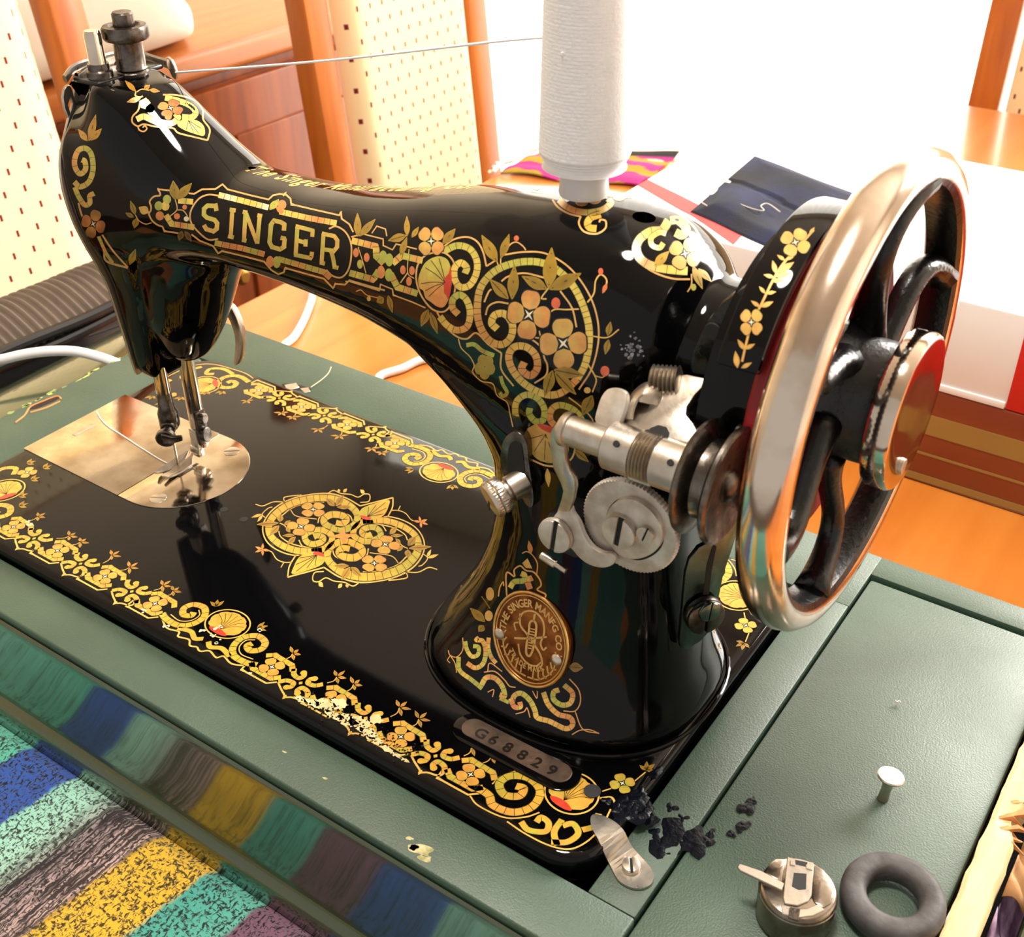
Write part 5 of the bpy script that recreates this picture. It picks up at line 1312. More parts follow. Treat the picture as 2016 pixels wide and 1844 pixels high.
D.line([(1420, 768), (1465, 740), (1540, 742), (1630, 738)], 10, GOLD); D.berry((1470, 697), 32, 40); D.berry((1812, 1170), 32, 36); D.berry((1195, 246), 18, 20); D.berry((1783, 476), 18, 24); D.berry((1690, 1304), 24, 22, GOLD)
D.line([(1115, 352), (1150, 290), (1195, 272), (1240, 300), (1260, 328)], 9); D.line([(1690, 692), (1735, 630), (1748, 540), (1785, 498), (1825, 540), (1805, 620)], 11, GOLD); D.leaf((1826, 560), (1795, 630), 30, BERRY, 3, False)
D.line([(1698, 1130), (1735, 1190), (1752, 1240), (1725, 1318)], 10, GOLD); D.line([(1735, 1200), (1790, 1215), (1815, 1200)], 8, GOLD); D.line([(1728, 928), (1830, 936), (1910, 880)], 9, GOLD); D.line([(1205, 900), (1350, 940), (1355, 890)], 9, GOLD)
D.line([(1560, 1355), (1640, 1415), (1720, 1500), (1735, 1570)], 9)
# small leafy cartouche on the inner edge
D.band([(845, 990), (900, 985), (960, 1030), (1040, 1062)], 30, 60, (GRN, LEAF2, GRN), True, 2, False); D.band([(1085, 1205), (1100, 1260), (1130, 1320), (1100, 1345), (1078, 1320)], 26, 60, (GRN, LEAF2, GRN), True, 2, False)
for a in (0.3, 1.6, 2.9, 4.3, 5.4): D.berry((975+38*math.cos(a), 1140+46*math.sin(a)), 36, 44, LEAF2, 3)
# lower shell beside the regulator
shp = [(1265, 1590), (1300, 1555), (1345, 1540), (1440, 1566), (1530, 1640), (1560, 1720), (1520, 1796), (1430, 1812), (1340, 1785), (1285, 1710)]
D.poly(shp, lambda p: mixc(PETAL, LEAF2, min(1, max(0, (p[1]-1600)/200))), 3, True, 3); D.poly([(1340, 1540), (1400, 1545), (1470, 1572), (1450, 1605), (1380, 1580)], RED, 5)
for e in ((1300, 1640), (1320, 1730), (1390, 1790), (1460, 1790)): D.line([(1400, 1610), e], 5, BROWN, False, 5)
D.line([(1300, 1790), (1400, 1830), (1500, 1830), (1580, 1780), (1610, 1690)], LW); D.leaf((1410, 1850), (1420, 1980), 40, GOLD, 3, False)
D.build('scroll_decal', arm)

# ---------------------------------------------------------------- head
D = Decal(proj_body, (100, 30, 4.8), seed=12)
LW = 16; HL = mixc(LINE, BROWN, .15)
D.line([(905, 785), (850, 822), (825, 900), (775, 955), (772, 1012), (822, 1048), (880, 1030), (990, 1052), (1150, 1066), (1205, 1112), (1350, 1150), (1482, 1182)], LW, HL)
D.line([(1482, 1182), (1502, 1080), (1440, 985), (1432, 890), (1350, 802), (1200, 757), (1060, 752)], LW, HL)
D.line([(822, 1048), (838, 1085), (880, 1098), (908, 1072), (890, 1045), (868, 1062)], 14, HL)
D.band([(812, 985), (880, 958), (960, 990), (1060, 1020), (1150, 1018), (1200, 970), (1180, 930)], 56, 66, (YEL, WHT, YEL), True, 1); D.band([(1080, 780), (1200, 808), (1320, 856), (1368, 920), (1330, 965), (1240, 962)], 54, 66, (YEL, GRN, YEL), True, 1); D.band([(930, 810), (885, 845), (870, 880)], 44, 60, (YEL, PNK, YEL), True, 1)
D.poly([(1205, 1010), (1260, 985), (1330, 985), (1400, 1005), (1450, 1060), (1448, 1140), (1360, 1122), (1260, 1085), (1200, 1045)], YEL, 4, True, 3, None, mixc(YEL, WHT, .3))
for e in ((1280, 1085), (1350, 1110), (1400, 1120), (1420, 1070)): D.line([(1300, 995), e], 5, BROWN, False, 6)
D.flower((1130, 880), 118, .4, (1, .7), col=PETAL2, col2=BROWN); D.berry((1110, 960), 34, 30, PETAL2, 5)
for a, b, w in (((805, 722), (700, 618), 48), ((850, 785), (718, 822), 50), ((930, 705), (1032, 722), 40), ((880, 700), (940, 660), 44)): D.leaf(a, b, w, mixc(LEAF, PETAL2, .35))
D.line([(805, 722), (800, 760), (840, 775), (870, 765)], 14, GOLD); D.line([(815, 725), (860, 700), (930, 710)], 10, GOLD)
D.build('head_decal', arm)
D = Decal(proj_body, (0, 0, 2.88), seed=13)
HB = (mixc(YEL, BROWN, .2), GRN, PNK)
for a, b, w in (((505, 800), (545, 648), 42), ((497, 800), (445, 732), 36), ((515, 796), (578, 728), 38)): D.leaf(a, b, w, mixc(LEAF, PETAL2, .3))
D.band([(422, 1030), (455, 1058), (505, 1030), (528, 960), (520, 880), (490, 842), (448, 850), (425, 900), (428, 950), (455, 985), (485, 960), (482, 915), (465, 905)], 30, 40, HB, True, 1)
D.band([(425, 1060), (445, 1110), (480, 1160), (510, 1150), (510, 1110), (535, 1095)], 28, 40, HB, True, 1)
D.build('head_side_decal', arm); D = Decal(proj_body, (0, 0, 2.88), seed=14)
D.flower((530, 1268), 78, .3, (.85, 1), col=PETAL2, col2=BROWN); D.line([(445, 1150), (465, 1220), (500, 1280)], 10, HL); D.line([(555, 1340), (590, 1420), (605, 1480), (725, 1518)], 12, HL); D.line([(580, 1330), (640, 1420), (725, 1515)], 10, HL)
D.band([(560, 1340), (600, 1430), (640, 1490)], 18, 30, HB, True, 1); D.leaf((735, 1500), (770, 1410), 40, LEAF)
D.build('head_side_decal', arm)

# ---------------------------------------------------------------- shoulder
D = Decal(proj_body, (930, 250, 3.804), seed=15)
LW = 14
D.band([(650, 545), (700, 595), (780, 630), (870, 640), (970, 622), (1035, 575), (1020, 540)], 46, 70, (YEL, PNK, GRN), True, 1); D.line([(600, 545), (640, 600), (720, 648), (810, 670)], LW)
D.band([(960, 655), (890, 680), (862, 720), (880, 755), (930, 762)], 52, 60, (BYEL, YEL, BYEL), True, 2); D.line([(812, 668), (798, 725), (840, 785), (930, 800), (995, 760), (998, 705), (960, 695), (950, 715)], LW)
for c in ((1045, 490), (1100, 520), (1165, 500), (1130, 465), (820, 560), (915, 545)): D.berry(c, 52, 36, PETAL, 3)
D.line([(410, 440), (440, 480), (530, 490)], 10); D.berry((480, 445), 40, 28, GRN, 3)
D.build('shoulder_decal', arm); D = Decal(proj_body, (930, 250, 3.804), seed=35)
D.band([(1470, 700), (1420, 770), (1330, 785), (1250, 845), (1228, 925), (1272, 1000), (1370, 1048), (1500, 1070), (1610, 1078)], 62, 80, (YEL, WHT, PNK), True, 1)
D.band([(1450, 800), (1400, 790), (1340, 830), (1345, 885), (1400, 905), (1430, 870)], 40, 60, (YEL, WHT, YEL), True, 2); D.band([(1480, 700), (1540, 700), (1600, 760), (1570, 810), (1520, 790)], 60, 70, (YEL, BYEL, YEL), True, 2)
D.line([(1205, 915), (1250, 1010), (1365, 1090), (1500, 1135), (1630, 1140)], LW); D.line([(1460, 620), (1540, 650), (1650, 740), (1720, 850), (1770, 950)], LW); D.line([(1640, 1100), (1640, 1180), (1610, 1235)], 10)
D.flower((1590, 950), 120, .55, (1, 1)); D.leaf((1362, 1042), (1472, 930), 70, LEAF2); D.leaf((1650, 1040), (1722, 1215), 60, LEAF2); D.berry((1655, 1200), 20, 26, GRN, 3); D.leaf((1690, 1060), (1790, 1160), 50, LEAF2)
D.build('shoulder_decal', arm)
# bare scuff low on the shoulder
D = Decal(proj_body, (0, 0, 1), seed=55)
for k in range(34):
    cx, cy = 1240+D.rr.gauss(0, 13), 686+D.rr.gauss(0, 11); r = D.rr.uniform(1.2, 4.2)
    D.poly([(cx+r*D.rr.uniform(.5, 1.4)*math.cos(a), cy+r*D.rr.uniform(.5, 1.3)*math.sin(a)) for a in np.linspace(0, 6.28, 8, endpoint=False)], mixc(rgb(150, 150, 156), rgb(70, 70, 76), D.rr.random()), 1, False)
sc_ = D.build('paint_scuff', arm)
if sc_: sc_['kind'] = 'stuff'
# line of script along the top of the arm
def proj_top(x, y):
    r = T0.ray_cast(Vector((x*S, y*S, .4)), Vector((0, 0, -1)))
    return (np.array(r[0])/S, np.array(r[1])) if r[0] is not None else (None, None)
D = Decal(proj_top, (0, 0, 1), seed=16)
for ch, x in zip("The Singer Manufacturing Co", range(40)):
    pass
D.text("The Singer Manufacturing Co.", (150, 95), (7.6, 0), (0, 12.0), mixc(GOLD, YEL, .4), 1, .35)
D.build('script_decal', arm)

# ---------------------------------------------------------------- pillar foot ornament and badge
D = Decal(proj_body, (860, 1040, 4.191), seed=18)
LW = 13; PL = mixc(LINE, PNK, .45); PC = (mixc(YEL, PNK, .35), GRN, PNK)
D.line([(580, 590), (575, 370), (640, 395), (640, 340), (690, 308), (735, 345), (800, 360), (850, 420), (860, 470), (830, 505), (895, 540), (895, 570)], LW, PL, True)
D.band([(605, 490), (640, 440), (715, 430), (725, 385), (695, 370)], 44, 50, (GRN, YEL, GRN), True, 1); D.band([(770, 500), (750, 430), (790, 405)], 48, 60, (PNK, YEL, PNK), True, 1)
D.poly([(705, 285), (750, 245), (790, 330), (735, 325)], PETAL, 3, False); D.line([(705, 205), (745, 190), (795, 225), (830, 290), (825, 380)], 9, PL); D.leaf((780, 210), (760, 100), 42, PETAL2, 3, False); D.line([(510, 560), (520, 490), (548, 440), (552, 475)], 10, PL)
for a, b, w in (((400, 770), (275, 655), 70), ((390, 800), (345, 850), 60), ((1090, 1140), (1208, 1148), 80)): D.leaf(a, b, w, mixc(LEAF, BROWN, .45))
D.berry((440, 540), 34, 56, mixc(PETAL, BROWN, .3), 3); D.berry((430, 720), 34, 44, mixc(PETAL, BROWN, .2), 3)
D.line([(440, 660), (400, 600), (370, 560)], 10, mixc(LEAF, BROWN, .5))
D.band([(250, 1110), (320, 1150), (385, 1110), (405, 1010), (380, 930), (330, 920), (350, 900)], 38, 42, PC, True, 1); D.band([(235, 930), (250, 1000), (290, 1055), (340, 1040), (345, 980), (300, 970)], 34, 42, (GRN, YEL, GRN), True, 1)
D.band([(430, 900), (425, 980), (450, 1060), (490, 1110)], 34, 42, PC, True, 1)
D.line([(215, 900), (215, 1000), (165, 1060), (110, 1045), (95, 1005)], 8, PL); D.line([(110, 1045), (150, 1110), (165, 1190)], 8, PL); D.line([(110, 1050), (90, 1085), (110, 1110)], 7, PL)
D.band([(180, 1060), (190, 1170), (290, 1250), (375, 1320)], 36, 42, (GRN, YEL, GRN), True, 1); D.band([(370, 1290), (410, 1230), (480, 1235), (540, 1300), (560, 1380), (520, 1370)], 42, 46, PC, True, 1); D.band([(520, 1400), (595, 1435)], 30, 40, (GRN, LEAF2, GRN), False, 1)
D.band([(620, 1450), (640, 1380), (700, 1360), (770, 1420), (810, 1500), (830, 1560), (930, 1590), (1060, 1650), (1120, 1620), (1100, 1560), (1000, 1530), (920, 1450), (880, 1350)], 42, 46, PC, True, 1)
D.band([(610, 1400), (640, 1470), (690, 1470), (685, 1430)], 40, 46, (PNK, YEL, PNK), True, 2)
D.band([(1050, 1290), (1120, 1360), (1100, 1440), (1030, 1455), (965, 1410), (965, 1350), (1010, 1330)], 42, 44, (GRN, PNK, YEL), True, 1)
D.line([(390, 1185), (480, 1180), (560, 1250), (600, 1300), (650, 1310)], 10, PL); D.line([(420, 1180), (440, 1110), (540, 1180)], 9, PL); D.line([(650, 1530), (720, 1510), (745, 1480), (770, 1560)], 9, PL); D.line([(1095, 1240), (1170, 1330), (1185, 1430), (1140, 1505), (1045, 1505)], 10, PL); D.line([(1140, 1505), (1205, 1655), (1340, 1690)], 9, PL); D.line([(1115, 1700), (1180, 1665), (1260, 1660), (1340, 1690)], 9, PL); D.line([(790, 1340), (825, 1400), (830, 1340)], 8, PL); D.line([(420, 1350), (470, 1330), (460, 1390)], 8, PL)
D.build('foot_decal', arm)
# brass badge fixed with two rivets
bo = [(775+315*math.cos(t)*math.cos(-.42)-445*math.sin(t)*math.sin(-.42)*.0, 0) for t in (0,)]
bc_ = np.array((776.0, 915.0)); th_ = math.radians(72)
def badge_pt(u, v):
    """unit badge disc -> crop pixels: ellipse fitted to the outline"""
    a = np.array((118.0, 400.0)); b = np.array((-292.0, 72.0))
    p = bc_+a*(-v)*1.0+b*(-u)*1.0
    return p
hits = []
for t in np.linspace(0, 2*math.pi, 24, endpoint=False):
    q = badge_pt(.92*math.cos(t), .92*math.sin(t)); p, n_ = hit(860+q[0]/4.191, 1040+q[1]/4.191)
    if p is not None: hits.append(p)
hits = np.array(hits); bcen = hits.mean(0); bnrm = np.linalg.svd(hits-bcen)[2][2]
if np.dot(bnrm, CAMP-bcen) < 0: bnrm = -bnrm
boff = max(0.2, float(np.max((hits-bcen)@bnrm)))*.5
def bproj(px, py):
    p = un_plane(px, py, bcen+bnrm*(boff+1.2), bnrm); return p, bnrm
m_brass = mat('aged_brass', rgb(150, 88, 36), .42, .8, bump=.3, bscale=700, var=.6, vscale=160, col2=rgb(84, 40, 12), rvar=.08)
m_brass2 = mat('rubbed_brass', rgb(226, 180, 110), .28, .9, bump=.1, bscale=600, var=.2, vscale=200)
def bring(r): return [bproj(860+q[0]/4.191, 1040+q[1]/4.191)[0] for q in [badge_pt(r*math.cos(t), r*math.sin(t)) for t in np.linspace(0, 2*math.pi, 64, endpoint=False)]]
bdg = obj('maker_badge', bevelled(prism(bring(1.0), -bnrm*(2.4+boff)), .3, 2), m_brass, SM)
for r, w in ((.965, .55), (.90, .28)): obj('raised_ring', tube(bring(r), w, 8, True), m_brass2, bdg)
class Relief(Decal):
    def build(s, name, parent, material, h):
        V = s.V+[tuple(np.array(v)-bnrm*h) for v in s.V]; K = len(s.V); F = list(s.F)
        from collections import Counter
        ec = Counter()
        for f in s.F:
            for i in range(len(f)): ec[tuple(sorted((f[i], f[(i+1) % len(f)])))] += 1
        for f in s.F:
            for i in range(len(f)):
                a, b = f[i], f[(i+1) % len(f)]
                if ec[tuple(sorted((a, b)))] == 1: F.append((a, a+K, b+K, b))
        return obj(name, (V, F), material, parent, angle=30, fix=False)
D = Relief(bproj, (860, 1040, 4.191)); D.xf = None
_cb, _sb = math.cos(math.radians(-30)), math.sin(math.radians(-30))
def badge_rot(u, v): return badge_pt(u*_cb-v*_sb, u*_sb+v*_cb)
def btext(string, r, a0, a1, size, flip=False):
    n = len(string); ws_ = [glyph(c)[2] for c in string]; tot = sum(ws_); x = 0
    for c, w in zip(string, ws_):
        t = a0+(a1-a0)*(x+w/2)/tot; x += w
        ctr = np.array((r*math.cos(t), r*math.sin(t))); out = np.array((math.cos(t), math.sin(t))); tan = np.array((out[1], -out[0]))
        if flip: out, tan = -out, -tan
        g = glyph(c)
        if not g[0]: continue
        pts = [ctr+tan*(p[0]-w/2+.06)*size*.95+out*(p[1]-.35)*size for p in g[0]]
        D.tri_mesh([badge_rot(*p) for p in pts], [GOLD]*len(pts), g[1], 3)
btext("THE SINGER MANFG CO", .74, math.radians(184), math.radians(2), .225)
btext("TRADE MARK", .60, math.radians(-142), math.radians(-48), .16, True)
def bl(pts, w, n=5): D.line([badge_rot(*p) for p in pts], w*1.5, GOLD, True, 4, n=n)
# shuttle, crossed needles, S-shaped thread, wreath
sh = [(.02, .42), (.10, .34), (.11, .1), (.09, -.15), (.04, -.32), (-.02, -.36), (-.08, -.30), (-.09, -.1), (-.07, .15), (-.07, .34)]
bl(sh+[sh[0]], 12); bl([(.02, .42), (.03, .56)], 12)
for k in range(8): bl([(-.05, .22-k*.06), (.08, .24-k*.06)], 6, 2)
bl([(-.36, .30), (-.25, .50), (0, .60), (.24, .50), (.32, .25), (.26, .02), (.34, -.1), (.42, -.02)], 10); bl([(-.34, .44), (-.30, .2), (-.12, .08), (.08, -.06), (.28, -.22), (.36, -.40), (.30, -.5)], 10)
bl([(-.42, -.12), (0, .02), (.40, .20)], 11, 2); bl([(-.40, .05), (-.46, .18), (-.36, .24)], 8); bl([(-.30, -.20), (-.22, -.40), (-.02, -.52), (.20, -.50), (.34, -.36)], 9)
for sgn in (-1, 1):
    bl([(sgn*.02, -.80), (sgn*.30, -.76), (sgn*.52, -.60), (sgn*.66, -.40), (sgn*.70, -.16)], 8)
    for k in range(7):
        t = -1.35+k*.2; cx, cy = sgn*.74*math.cos(t), .80*math.sin(t)
        for s2 in (.86, 1.12): bl([(cx*.97, cy*.97), (cx*s2+sgn*.02, cy*s2+.07)], 8, 2)
D.build('badge_relief', bdg, m_brass2, .5)
for (a, c) in ((518, 868), (990, 1082)):
    p, n_ = bproj(860+a/4.191, 1040+c/4.191); obj('rivet', lathe([(2.3, -.2), (2.2, .5), (1.6, 1.1), (.8, 1.45), (.1, 1.55)], p, bnrm, 24), m_steel, bdg)

# ---------------------------------------------------------------- serial number stamped in the plate
D = Decal(lambda x, y: (np.array((x, y, 1.35)), np.array((0, 0, 1.0))), (0, 0, 1))
xx = 305.6
for ch in "G68829":
    g = glyph(ch); k = 7.6
    D.tri_mesh([(xx+p[0]*k*.9, 28.0+p[1]*k*.84) for p in g[0]], [rgb(9, 7, 6)]*len(g[0]), g[1], 0); xx += 6.35
D.build('stamped_number', ser)

# ---------------------------------------------------------------- guard decal
TG = BVHTree.FromPolygons([Vector(np.array(v)*S) for v in gmesh[0]], [tuple(f) for f in gmesh[1]])
D = Decal(lambda px, py: hit(px, py, TG), (1350, 250, 2.836), seed=23)
GC = mixc(GOLD, PETAL2, .25)
D.line([(715, 575), (610, 690), (540, 770), (485, 860), (425, 985), (370, 1090), (340, 1200), (315, 1310)], 13, GC)
D.flower((612, 645), 84, .5, (1, .95), col=PETAL, col2=GC); D.flower((367, 1090), 80, .75, (.85, 1.0), col=PETAL, col2=GC)
for a, b in (((555, 745), (510, 715)), ((560, 740), (605, 725)), ((505, 820), (485, 745)), ((520, 810), (605, 755)), ((495, 840), (435, 825)), ((500, 835), (585, 815)), ((480, 860), (550, 855)), ((445, 930), (410, 890)), ((450, 930), (505, 920)), ((415, 1005), (365, 970)), ((420, 1005), (490, 975)), ((330, 1245), (290, 1185)), ((330, 1240), (388, 1210)), ((290, 1345), (278, 1250)), ((310, 1345), (370, 1315)), ((690, 600), (720, 560)), ((650, 615), (640, 575))): D.leaf(a, b, None, GC, 3, False)
D.build('guard_decal', gd)

# ---------------------------------------------------------------- bed border: repeating mosaic frame drawn in bed millimetres
D = Decal(proj_bedmm, (0, 0, 1), seed=31)
def border(xf):
    D.xf = xf
    rr = random.Random(5)
    fl_x = [54.2, 86, 118.4, 150.6, 218.4, 250.6, 283.8, 315.6]; cr_x = [69.5, 102.2, 136, 234, 267, 300]
    bc3 = (BYEL, BGRN, mixc(BYEL, PNK, .5))
    Lw = .8
    for x in fl_x:
        # hexagon frame around each flower
        D.band([(x-8.5, 10.5), (x-5.5, 8.4), (x+4.5, 8.4), (x+7, 11.0)], 2.4, 2.6, bc3, False, 1, True); D.band([(x-6.5, 16.6), (x-4, 18.8), (x+6, 18.4), (x+8.5, 16)], 2.3, 2.6, bc3, False, 1, True)
        D.line([(x-9.5, 9.6), (x-9, 5.4), (x+4.6, 5.4), (x+7.6, 8.2)], Lw, BLINE, False)
        D.flower((x, 13.2), 5.2, .78+rr.uniform(-.15, .15), (1, .92), col=BPET, col2=mixc(BPET, PETAL2, .7))
    for x in cr_x:
        # four curled petals joined crosswise
        for sx, sy in ((1, 1), (-1, 1), (1, -1), (-1, -1)):
            D.band([(x+sx*7.6, 13+sy*4.4), (x+sx*5.4, 13+sy*2.0), (x+sx*2.4, 13+sy*1.6), (x+sx*1.7, 13+sy*3.6), (x+sx*3.0, 13+sy*5.0)], 2.1, 2.4, bc3, True, 1)
            D.berry((x+sx*2.9, 13+sy*4.8), 1.35, 1.35, BYEL, 4)
        D.poly([(x, 14), (x+.9, 13), (x, 12), (x-.9, 13)], BYEL, 4, False)
        D.line([(x-7.5, 8.4), (x-4.5, 6.6), (x-1.2, 5.0), (x+.5, 4.2), (x+2.5, 5.4), (x+6.5, 6.4), (x+7.5, 8.6)], Lw, BLINE)
        D.leaf((x, 5.2), (x+.3, 2.6), 1.4, BLINE, 2, False)
    # vine with leaves along the inner side
    for x in fl_x+[x+8 for x in cr_x]:
        b = np.array((x+rr.uniform(-1, 1), 18.8)); t = b+np.array((rr.uniform(-1.5, 3.5), rr.uniform(4, 6)))
        D.line([b, (b+t)/2+np.array((.9, 0)), t], .45, mixc(BLINE, BROWN, .25))
        for a in (-.75, .45, 1.5, 2.5): D.leaf(t+np.array((math.cos(a), math.sin(a)))*.5, t+np.array((math.cos(a), math.sin(a)*.9))*rr.uniform(3.4, 5.0), 1.45, mixc(BLEAF, PETAL2, rr.uniform(0, .35)), 3)
    # shell groups
    for xs, ys in ((185.2, 21.4),):
        for sx in (-1, 1):
            c = (xs+sx*18.0, 17.6)
            D.band([(c[0]-sx*-9.5, 10.6), (c[0]+sx*5, 9.2), (c[0]-sx*2, 9.4), (c[0]-sx*6.2, 13.4), (c[0]-sx*6.6, 19), (c[0]-sx*2.5, 23.0), (c[0]+sx*2.8, 22), (c[0]+sx*4.4, 18.2), (c[0]+sx*1.6, 15.2), (c[0]-sx*1.6, 16.4), (c[0]-sx*1.0, 18.6)], 2.9, 2.9, bc3, True, 1)
            D.line([(c[0]+sx*6, 12.2), (c[0], 11.6), (c[0]-sx*3.8, 14.2), (c[0]-sx*4.4, 18.4), (c[0]-sx*1.6, 20.8)], .5, BLINE)
            D.line([(xs+sx*26, 9), (xs+sx*19, 5.6), (xs+sx*13, 6.8), (xs+sx*11, 4.6), (xs+sx*6, 5.8), (xs+sx*3, 3.6), (xs, 4.6)], Lw, BLINE)
            D.band([(xs+sx*15, 8), (xs+sx*9, 9.6), (xs+sx*4.5, 7.6), (xs+sx*1.5, 9.4)], 2.2, 20, bc3, True, 1)
            for k, a in enumerate((.2, .9, 1.6)): D.leaf((xs+sx*12, 26.4), (xs+sx*12+sx*4.4*math.cos(a), 26.4+4.4*math.sin(a)), 1.7, BLEAF, 3)
        shell(xs, ys, 9.0, 7.2)
    D.xf = None
def shell(x, y, a, b, rot=0.0):
    ca, sa = math.cos(rot), math.sin(rot)
    T = lambda u, v: (x+u*ca-v*sa, y+u*sa+v*ca)
    D.line([T(a*1.12*math.cos(t), b*1.14*math.sin(t)) for t in np.linspace(0, 2*math.pi, 26, endpoint=False)], .62, BLINE, True, 2, True, n=2)
    pts = []
    for k in range(36):
        t = 2*math.pi*k/36; q = 1-.05*(k % 4 == 0); q *= 1 if math.sin(t) > -.75 else .93
        pts.append(T(a*.96*q*math.cos(t), b*.96*q*math.sin(t)))
    D.poly(pts, lambda p: mixc(mixc(BYEL, BGRN, min(1, max(0, .5-(p[0]-x)/(2*a)))), PNK, .25), 4, False)
    D.poly([T(-a*.55, -b*.72), T(0, -b*.55), T(a*.55, -b*.74), T(a*.3, -b*.92), T(-a*.3, -b*.92)], RED, 6)
    for t in np.linspace(.35, math.pi-.35, 7): D.line([T(0, -b*.55), T(a*.42*math.cos(t), b*.42*math.sin(t)-b*.1), T(a*.84*math.cos(t), b*.84*math.sin(t))], .22, BROWN, True, 6, n=3)
border(lambda x, y: (x, y))
border(lambda x, y: (x+4.0, 180.2-y) if x < 330 else (x, 180.2-y))
# corner shells
for (x, y, r) in ((349.5, 26.5, -.1), (24.8, 29.0, 1.2), (350.6, 155.5, math.pi*.6), (28.7, 154.5, math.pi*.8)):
    shell(x, y, 8.6, 8.0, r)
bc3 = (BYEL, BGRN, mixc(BYEL, PNK, .5))
def corner(xf):
    D.xf = xf
    D.band([(318, 9.6), (326, 9.4), (330, 6.6), (337.5, 8.0), (341.6, 14), (340, 21), (333.5, 23.4), (327.6, 20.6), (326.4, 15.6), (330.6, 12.6), (335.2, 15), (334.6, 18.6), (331.8, 18)], 3.0, 2.9, bc3, True, 1)
    D.line([(321, 5.4), (326, 3.6), (336, 4.4), (342, 8.6), (345, 13)], .6, BLINE); D.line([(328.6, 24.6), (325, 19), (324.4, 14)], .5, BLINE)
    for q in ([(342, 6.2), (346, 4.8), (351, 7.4), (350, 11), (346.6, 11.6), (346.4, 9)], [(355, 5), (359.4, 8), (360.6, 13), (357, 15.4), (354.6, 12.8)], [(353, 14.8), (353.6, 9), (357.4, 5.0)], [(361, 15), (363.6, 19), (362, 24)]):
        D.band(q, 2.2, 14, bc3, True, 1)
    D.line([(338, 3.6), (346, 2.9), (355, 3.4), (361.6, 6), (364.8, 12), (365.6, 20), (364.4, 28)], .6, BLINE)
    D.flower((362, 40), 4.4, .8, (1, 1), col=BGRN, col2=BPET); D.line([(360, 36), (358, 33)], .5, BLINE); D.line([(365, 43), (366.2, 49)], .45, BLINE)
    for a in (.3, 1.2, 2.2, 3.0): D.leaf((366, 50), (366+4.2*math.cos(a)*.75, 50+4.6*math.sin(a)), 1.6, BLEAF, 3)
    D.line([(359, 30), (362, 32.5), (365, 30.5)], .8, BLINE); D.xf = None
corner(lambda x, y: (x, y)); corner(lambda x, y: (x, 180.2-y))
def lcorner(xf):
    D.xf = xf
    D.band([(47, 9.6), (40, 8.0), (34.6, 9.2), (31.6, 14), (33.4, 20), (39, 22), (43.4, 18.6), (42.2, 14.6), (38.4, 14.2), (37.6, 17)], 3.0, 2.9, bc3, True, 1)
    D.line([(46, 5.2), (38, 3.6), (28, 4.2), (16, 6), (8, 12), (5, 22), (4.6, 34)], .6, BLINE)
    D.band([(33, 8), (24, 7), (18, 11), (20, 16), (24, 14)], 2.4, 5, bc3, True, 1); D.band([(12, 12), (9, 20), (12, 27), (16, 24)], 2.4, 5, bc3, True, 1); D.band([(9, 32), (8, 40), (13, 44), (17, 40)], 2.6, 3, bc3, True, 1)
    D.flower((21, 45), 4.6, .6, (1, 1), col=BPET, col2=PETAL2)
    for (x, y) in ((14, 50), (28, 42), (35, 30), (42, 25), (24, 52)):
        for a in (.3, 1.1, 1.9): D.leaf((x, y), (x+4.2*math.cos(a), y+4.2*math.sin(a)), 1.7, BLEAF, 3)
    D.xf = None
lcorner(lambda x, y: (x, y)); lcorner(lambda x, y: (x, 180.2-y))
# chipped pale patch on the front border
rr = random.Random(41)
CH = mixc(rgb(236, 222, 178), rgb(224, 200, 136), .3)
for (cx, cy, rx, ry) in ((240, 6.6, 3, 1.3), (245, 7.6, 4, 1.6), (250, 9.6, 4.6, 2.6), (254, 13, 3.4, 2.6), (256.5, 7.4, 4.2, 1.7), (262, 8.2, 4.2, 2.6), (267, 9.6, 4.6, 3.2), (270.5, 14.6, 2.6, 2.4), (273, 8.0, 4.0, 2.2), (278, 6.6, 3.4, 1.4), (283, 5.8, 3.2, 1.1), (288, 5.4, 2.6, .9), (292, 5.2, 2.0, .7)):
    ph = [rr.uniform(0, 6.28) for _ in range(3)]
    D.poly([(cx+rx*(1+.18*math.sin(3*t+ph[0])+.12*math.sin(7*t+ph[1]))*math.cos(t), cy+ry*(1+.2*math.sin(4*t+ph[2])+.14*math.sin(9*t+ph[1]))*math.sin(t)) for t in np.linspace(0, 2*math.pi, 40, endpoint=False)], mixc(CH, BYEL, rr.uniform(0, .25)), 9, False)
for k in range(260):
    t = rr.random(); cx = 238+56*t; cy = rr.gauss(8, 2.6); r = rr.uniform(.1, .34)
    D.poly([(cx+r*(1+.8*rr.random())*math.cos(a), cy+r*math.sin(a)*(1+.8*rr.random())) for a in np.linspace(0, 6.28, 7, endpoint=False)], BLK, 11, False)
for (cx, cy) in ((183, 18), (185, 13.6), (179, 12), (190, 11), (214, 6.5), (165, 6), (57, 20), (60, 18.6), (198, 26), (150, 7)):
    for k in range(4):
        q = np.array((cx+rr.gauss(0, 1.2), cy+rr.gauss(0, .7))); r = rr.uniform(.3, .9); D.poly([q+np.array((r*math.cos(a), r*rr.uniform(.5, 1)*math.sin(a))) for a in np.linspace(0, 6.28, 7, endpoint=False)], rgb(250, 238, 200), 9, True, 2)
D.build('border_decal', bed)

